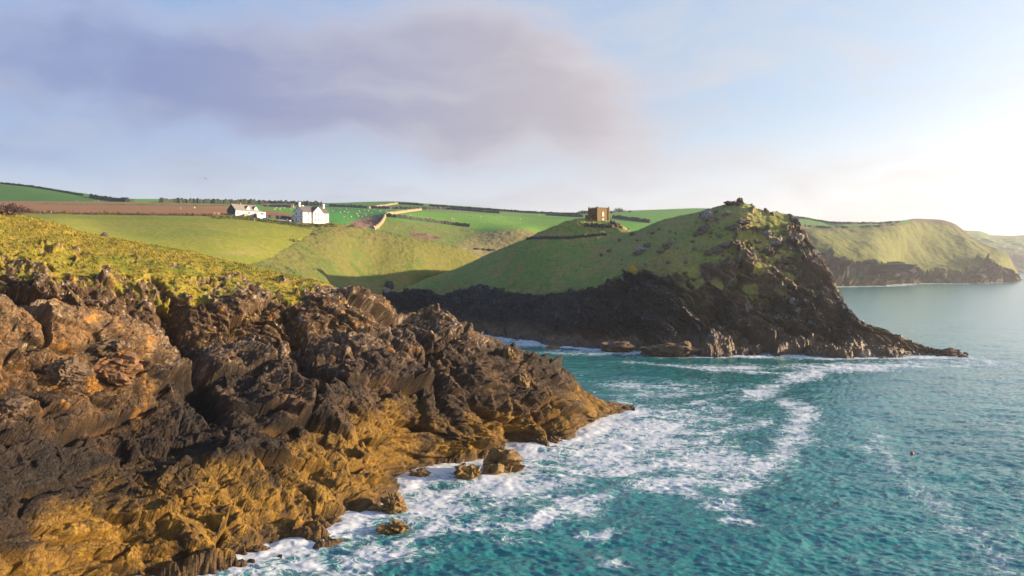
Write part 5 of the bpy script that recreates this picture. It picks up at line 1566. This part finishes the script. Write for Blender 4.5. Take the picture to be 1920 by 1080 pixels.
for fl_, lab, grp in ((flock1, 'cream sheep grazing in the dark green field right of the white house', 'sheep right of the white house'), (flock2, 'cream sheep grazing in the bright green field left of the castle', 'sheep left of the castle'),
                      (flock3, 'cream sheep grazing in the green field between the cottage and white house', 'sheep behind the cottage'), (flock4, 'lone pale sheep far off in a distant field', 'scattered distant sheep')):
    for (x, y) in fl_:
        p, _ = cast(x, y, [terrain])
        if p is None:
            continue
        o = link('sheep', sheep_me, None)
        o.location = p - Vector((0, 0, 0.04))
        o.scale = (1.0,) * 3
        o.rotation_euler.z = rnd.uniform(0, 6.28)
        tag(o, lab, 'sheep', grp)


def car(px, py, rz, paint, label):
    p, _ = cast(px, py, [terrain])
    root = empty('parked_car', p + Vector((0, 0, 0.0)), rz, label, 'car')
    M_paint = plain('car_paint', paint, 0.25, 0.03, spec=0.6)
    body = [(-2.1, .35), (2.05, .35), (2.1, .75), (1.9, .92), (1.0, 1.0), (-1.95, 1.02), (-2.1, .8)]
    b = MB().extrude(body, 'y', -.86, .86)
    ob = b.build('body', M_paint, root)
    ob.modifiers.new('bevel', 'BEVEL').width = 0.07
    MB().poly([(-1.85, -.80, 1.0), (1.05, -.80, .98), (1.05, .80, .98), (-1.85, .80, 1.0), (-1.4, -.62, 1.46), (.25, -.62, 1.47), (.25, .62, 1.47), (-1.4, .62, 1.46)],
              [(0, 1, 5, 4), (1, 2, 6, 5), (2, 3, 7, 6), (3, 0, 4, 7)]).build('windows', M_pane, root)
    MB().box(-1.42, .27, -.64, .64, 1.462, 1.51).build('car_roof', M_paint, root)
    for x in (-1.3, 1.3):
        for s_ in (-1, 1):
            tyre = MB().extrude([(x + .33 * math.cos(a * .5236), .33 + .33 * math.sin(a * .5236)) for a in range(12)], 'y', s_ * .70, s_ * .88).build('wheel', M_rubber, root)
            MB().extrude([(x + .2 * math.cos(a * .5236), .33 + .2 * math.sin(a * .5236)) for a in range(12)], 'y', s_ * .882, s_ * .90).build('rim', M_metal, tyre)
    for s_ in (-.6, .6):
        MB().box(2.09, 2.13, s_ - .18, s_ + .18, .62, .76).build('headlight', M_palepane, root)


car(499, 413.2, 0.1, (0.30, 0.38, 0.48), 'silver blue parked car beside the dark garden wall')
car(527, 415.4, 0.15, (0.55, 0.56, 0.62), 'left of the two pale parked cars near the white house')
car(538, 416.2, -0.2, (0.62, 0.62, 0.68), 'pale parked car closest to the white house lean-to')


def barn(px, py, L, Dp, E, A, rz, wm, rm, label):
    p, _ = cast(px, py, [terrain])
    root = empty('barn', p - Vector((0, 0, .5)), rz, label, 'barn')
    MB().extrude([(0, -2), (Dp, -2), (Dp, E), (Dp / 2, A), (0, E)], 'x', -L / 2, L / 2).build('wall', wm, root)
    s = (A - E) / (Dp / 2)
    MB().extrude([(-.3, E - s * .3 + .05), (Dp / 2, A + .05), (Dp + .3, E - s * .3 + .05), (Dp + .3, E - s * .3 + .25), (Dp / 2, A + .28), (-.3, E - s * .3 + .25)], 'x', -L / 2 - .3, L / 2 + .3).build('roof', rm, root)
    MB().box(-1.6, 1.6, -.08, -.003, 0, E * .8).build('door', M_darkwood_shade, root)


barn(526, 388.4, 20, 8, 2.4, 4.2, 0.1, M_darkwood_shade, M_slate, 'long dark farm shed far behind the white house')
barn(543, 388.6, 7, 6, 2.6, 4.2, 0.1, M_tanwall, M_tanwall, 'small tan barn at the right end of the far dark shed')
barn(508, 387.5, 6, 5, 2.2, 3.6, 0.1, M_tanwall, M_paleslate, 'small tan shed left of the far dark shed')
barn(497, 387, 5, 4, 2.0, 3.2, 0.1, M_ridge, M_ridge, 'tiny reddish shed at the far left of the farm buildings')


def fence(pts, label, n_rail=3, h=1.3):
    P_ = along(pts, 2.2, [terrain])
    if len(P_) < 2:
        return
    root = empty('fence', P_[0], 0, label, 'fence')
    pm = MB().box(-.09, .09, -.09, .09, -.4, h).mesh('post')
    pm.materials.append(M_timber)
    for p in P_:
        link('post', pm, None, root, p - P_[0])
    for a_, b_ in zip(P_[:-1], P_[1:]):
        d = b_ - a_
        for j in range(n_rail):
            z = h * (0.3 + 0.3 * j)
            mb = MB().box(0, d.length, -.03, .03, -.09, .09)
            o = mb.build('rail', M_timber, root, a_ - P_[0] + Vector((0, 0, z)))
            o.rotation_euler = (0, -math.asin(d.z / d.length), math.atan2(d.y, d.x))


fence([(399, 402.5), (412, 402.8), (424, 403.2), (436, 404.5)], 'pale timber post and rail fence left of the cottage gable')
for j, (x, y, h, lab) in enumerate([(83, 400.5, 5, 'left pale gatepost in the brown meadow hedge'), (95, 400.8, 4, 'right pale gatepost in the brown meadow hedge'), (440.5, 405.5, 5.5, 'tan stone gatepost by the cottage corner'),
                                    (476, 414.2, 4.0, 'pale post standing alone in the scrub below the dark garden wall'), (517, 409.5, 6, 'left tall tan gate pillar behind the dark garden wall'), (520.5, 409.8, 5.5, 'middle tan gate pillar behind the dark garden wall'), (532, 411, 6, 'right tan gate pillar behind the dark garden wall')]):
    p, _ = cast(x, y, [terrain])
    k_ = p.y / F_PX
    o = MB().box(-.3, .3, -.3, .3, -.8, h * k_).box(-.38, .38, -.38, .38, h * k_ + .002, h * k_ + .12).build('gatepost', M_tanwall)
    o.location = p
    tag(o, lab, 'gatepost')


def buoy(px, py):
    p = place(px, py, sea_D(py))
    bm = bmesh.new()
    bmesh.ops.create_uvsphere(bm, u_segments=16, v_segments=10, radius=0.26)
    me = bpy.data.meshes.new('float')
    bm.to_mesh(me)
    bm.free()
    for f in me.polygons:
        f.use_smooth = True
    root = empty('buoy', Vector(p) + Vector((0, 0, .22)), 0, 'small round red mooring buoy on the pale water at right', 'buoy')
    link('float', me, M_buoy, root)
    MB().box(-.05, .05, -.05, .05, .24, .36).box(-.03, .03, -.1, .1, .362, .40).build('mooring_eye', M_metal, root)


buoy(1710, 853)

gull = skin_mesh('gull', [(0, 0, 0), (0, .22, .02), (0, .34, .05), (0, -.26, .0), (-.3, .04, .13), (-.66, -.06, .04), (.3, .04, .13), (.66, -.06, .04), (0, .42, .03)],
                 [(0, 1), (1, 2), (0, 3), (0, 4), (4, 5), (0, 6), (6, 7), (2, 8)], [(.09, .08), .07, .05, (.05, .02), (.10, .02), (.03, .01), (.10, .02), (.03, .01), .015])
o = link('gull', gull, M_feather)
o.location = Vector(place(385.5, 334.5, 190))
o.rotation_euler = (0.1, 0.35, 1.2)
tag(o, 'lone grey gull flying in the pale sky above the ploughed field', 'gull')


# ------------------------------------------------------------------ rough grass on the near slope
def tufts():
    r = np.random.default_rng(5)
    R, C = cliff_grass.shape
    w = cliff_grass.copy()
    pxs, pys = to_pixel(cliff_P)
    w[(pxs < -60) | (pxs > 760)] = 0
    d1 = np.linalg.norm(np.diff(cliff_P, axis=1, append=cliff_P[:, -1:]), axis=2)
    d0 = np.linalg.norm(np.diff(cliff_P, axis=0, append=cliff_P[-1:]), axis=2)
    w = (w > 0.6) * d1 * d0
    vidx = np.arange(R)[:, None] * np.ones((1, C))
    w[vidx > R - 34] = 0
    w = w.ravel() / w.sum()
    n = 4500
    pick = r.choice(R * C, n, p=w)
    base = cliff_P.reshape(-1, 3)[pick]
    base = base + r.normal(size=base.shape) * np.array([.12, .12, 0])
    V, T_ = [], []
    tint = cmix(np.tile(np.array([0.26, 0.20, 0.022], np.float32), (n, 1)), (0.14, 0.165, 0.013), sstep(fbm(base / 4 + 50, 3) + 0.25 * r.normal(size=n), 0.0, 0.5))
    tint = cmix(tint, (0.40, 0.29, 0.05), (r.random(n) < 0.3) * 0.7)
    tint = cmix(tint, (0.10, 0.07, 0.02), (r.random(n) < 0.12) * 0.7)
    nb = 6
    for k in range(nb):
        a_ = r.random(n) * 6.283
        h = (0.14 + 0.20 * r.random(n)) * 0.9
        lean = 0.25 + 0.35 * r.random(n)
        wd = 0.05 + 0.05 * r.random(n)
        dx, dy = np.cos(a_), np.sin(a_)
        b0 = base + np.stack([-dy * wd, dx * wd, np.full(n, -.05)], 1)
        b1 = base + np.stack([dy * wd, -dx * wd, np.full(n, -.05)], 1)
        tp = base + np.stack([dx * lean * h - .08, dy * lean * h, h], 1)
        V.append(np.stack([b0, b1, tp], 1).reshape(-1, 3))
        T_.append(np.repeat(tint * (0.8 + 0.4 * r.random((n, 1))), 3, axis=0))
    V = np.concatenate(V)
    me = np_mesh('grass', V, np.arange(len(V)).reshape(-1, 3), np.concatenate(T_), {'rock': np.zeros(len(V))})
    tag(link('grass', me, M_near), kind='stuff')


tufts()
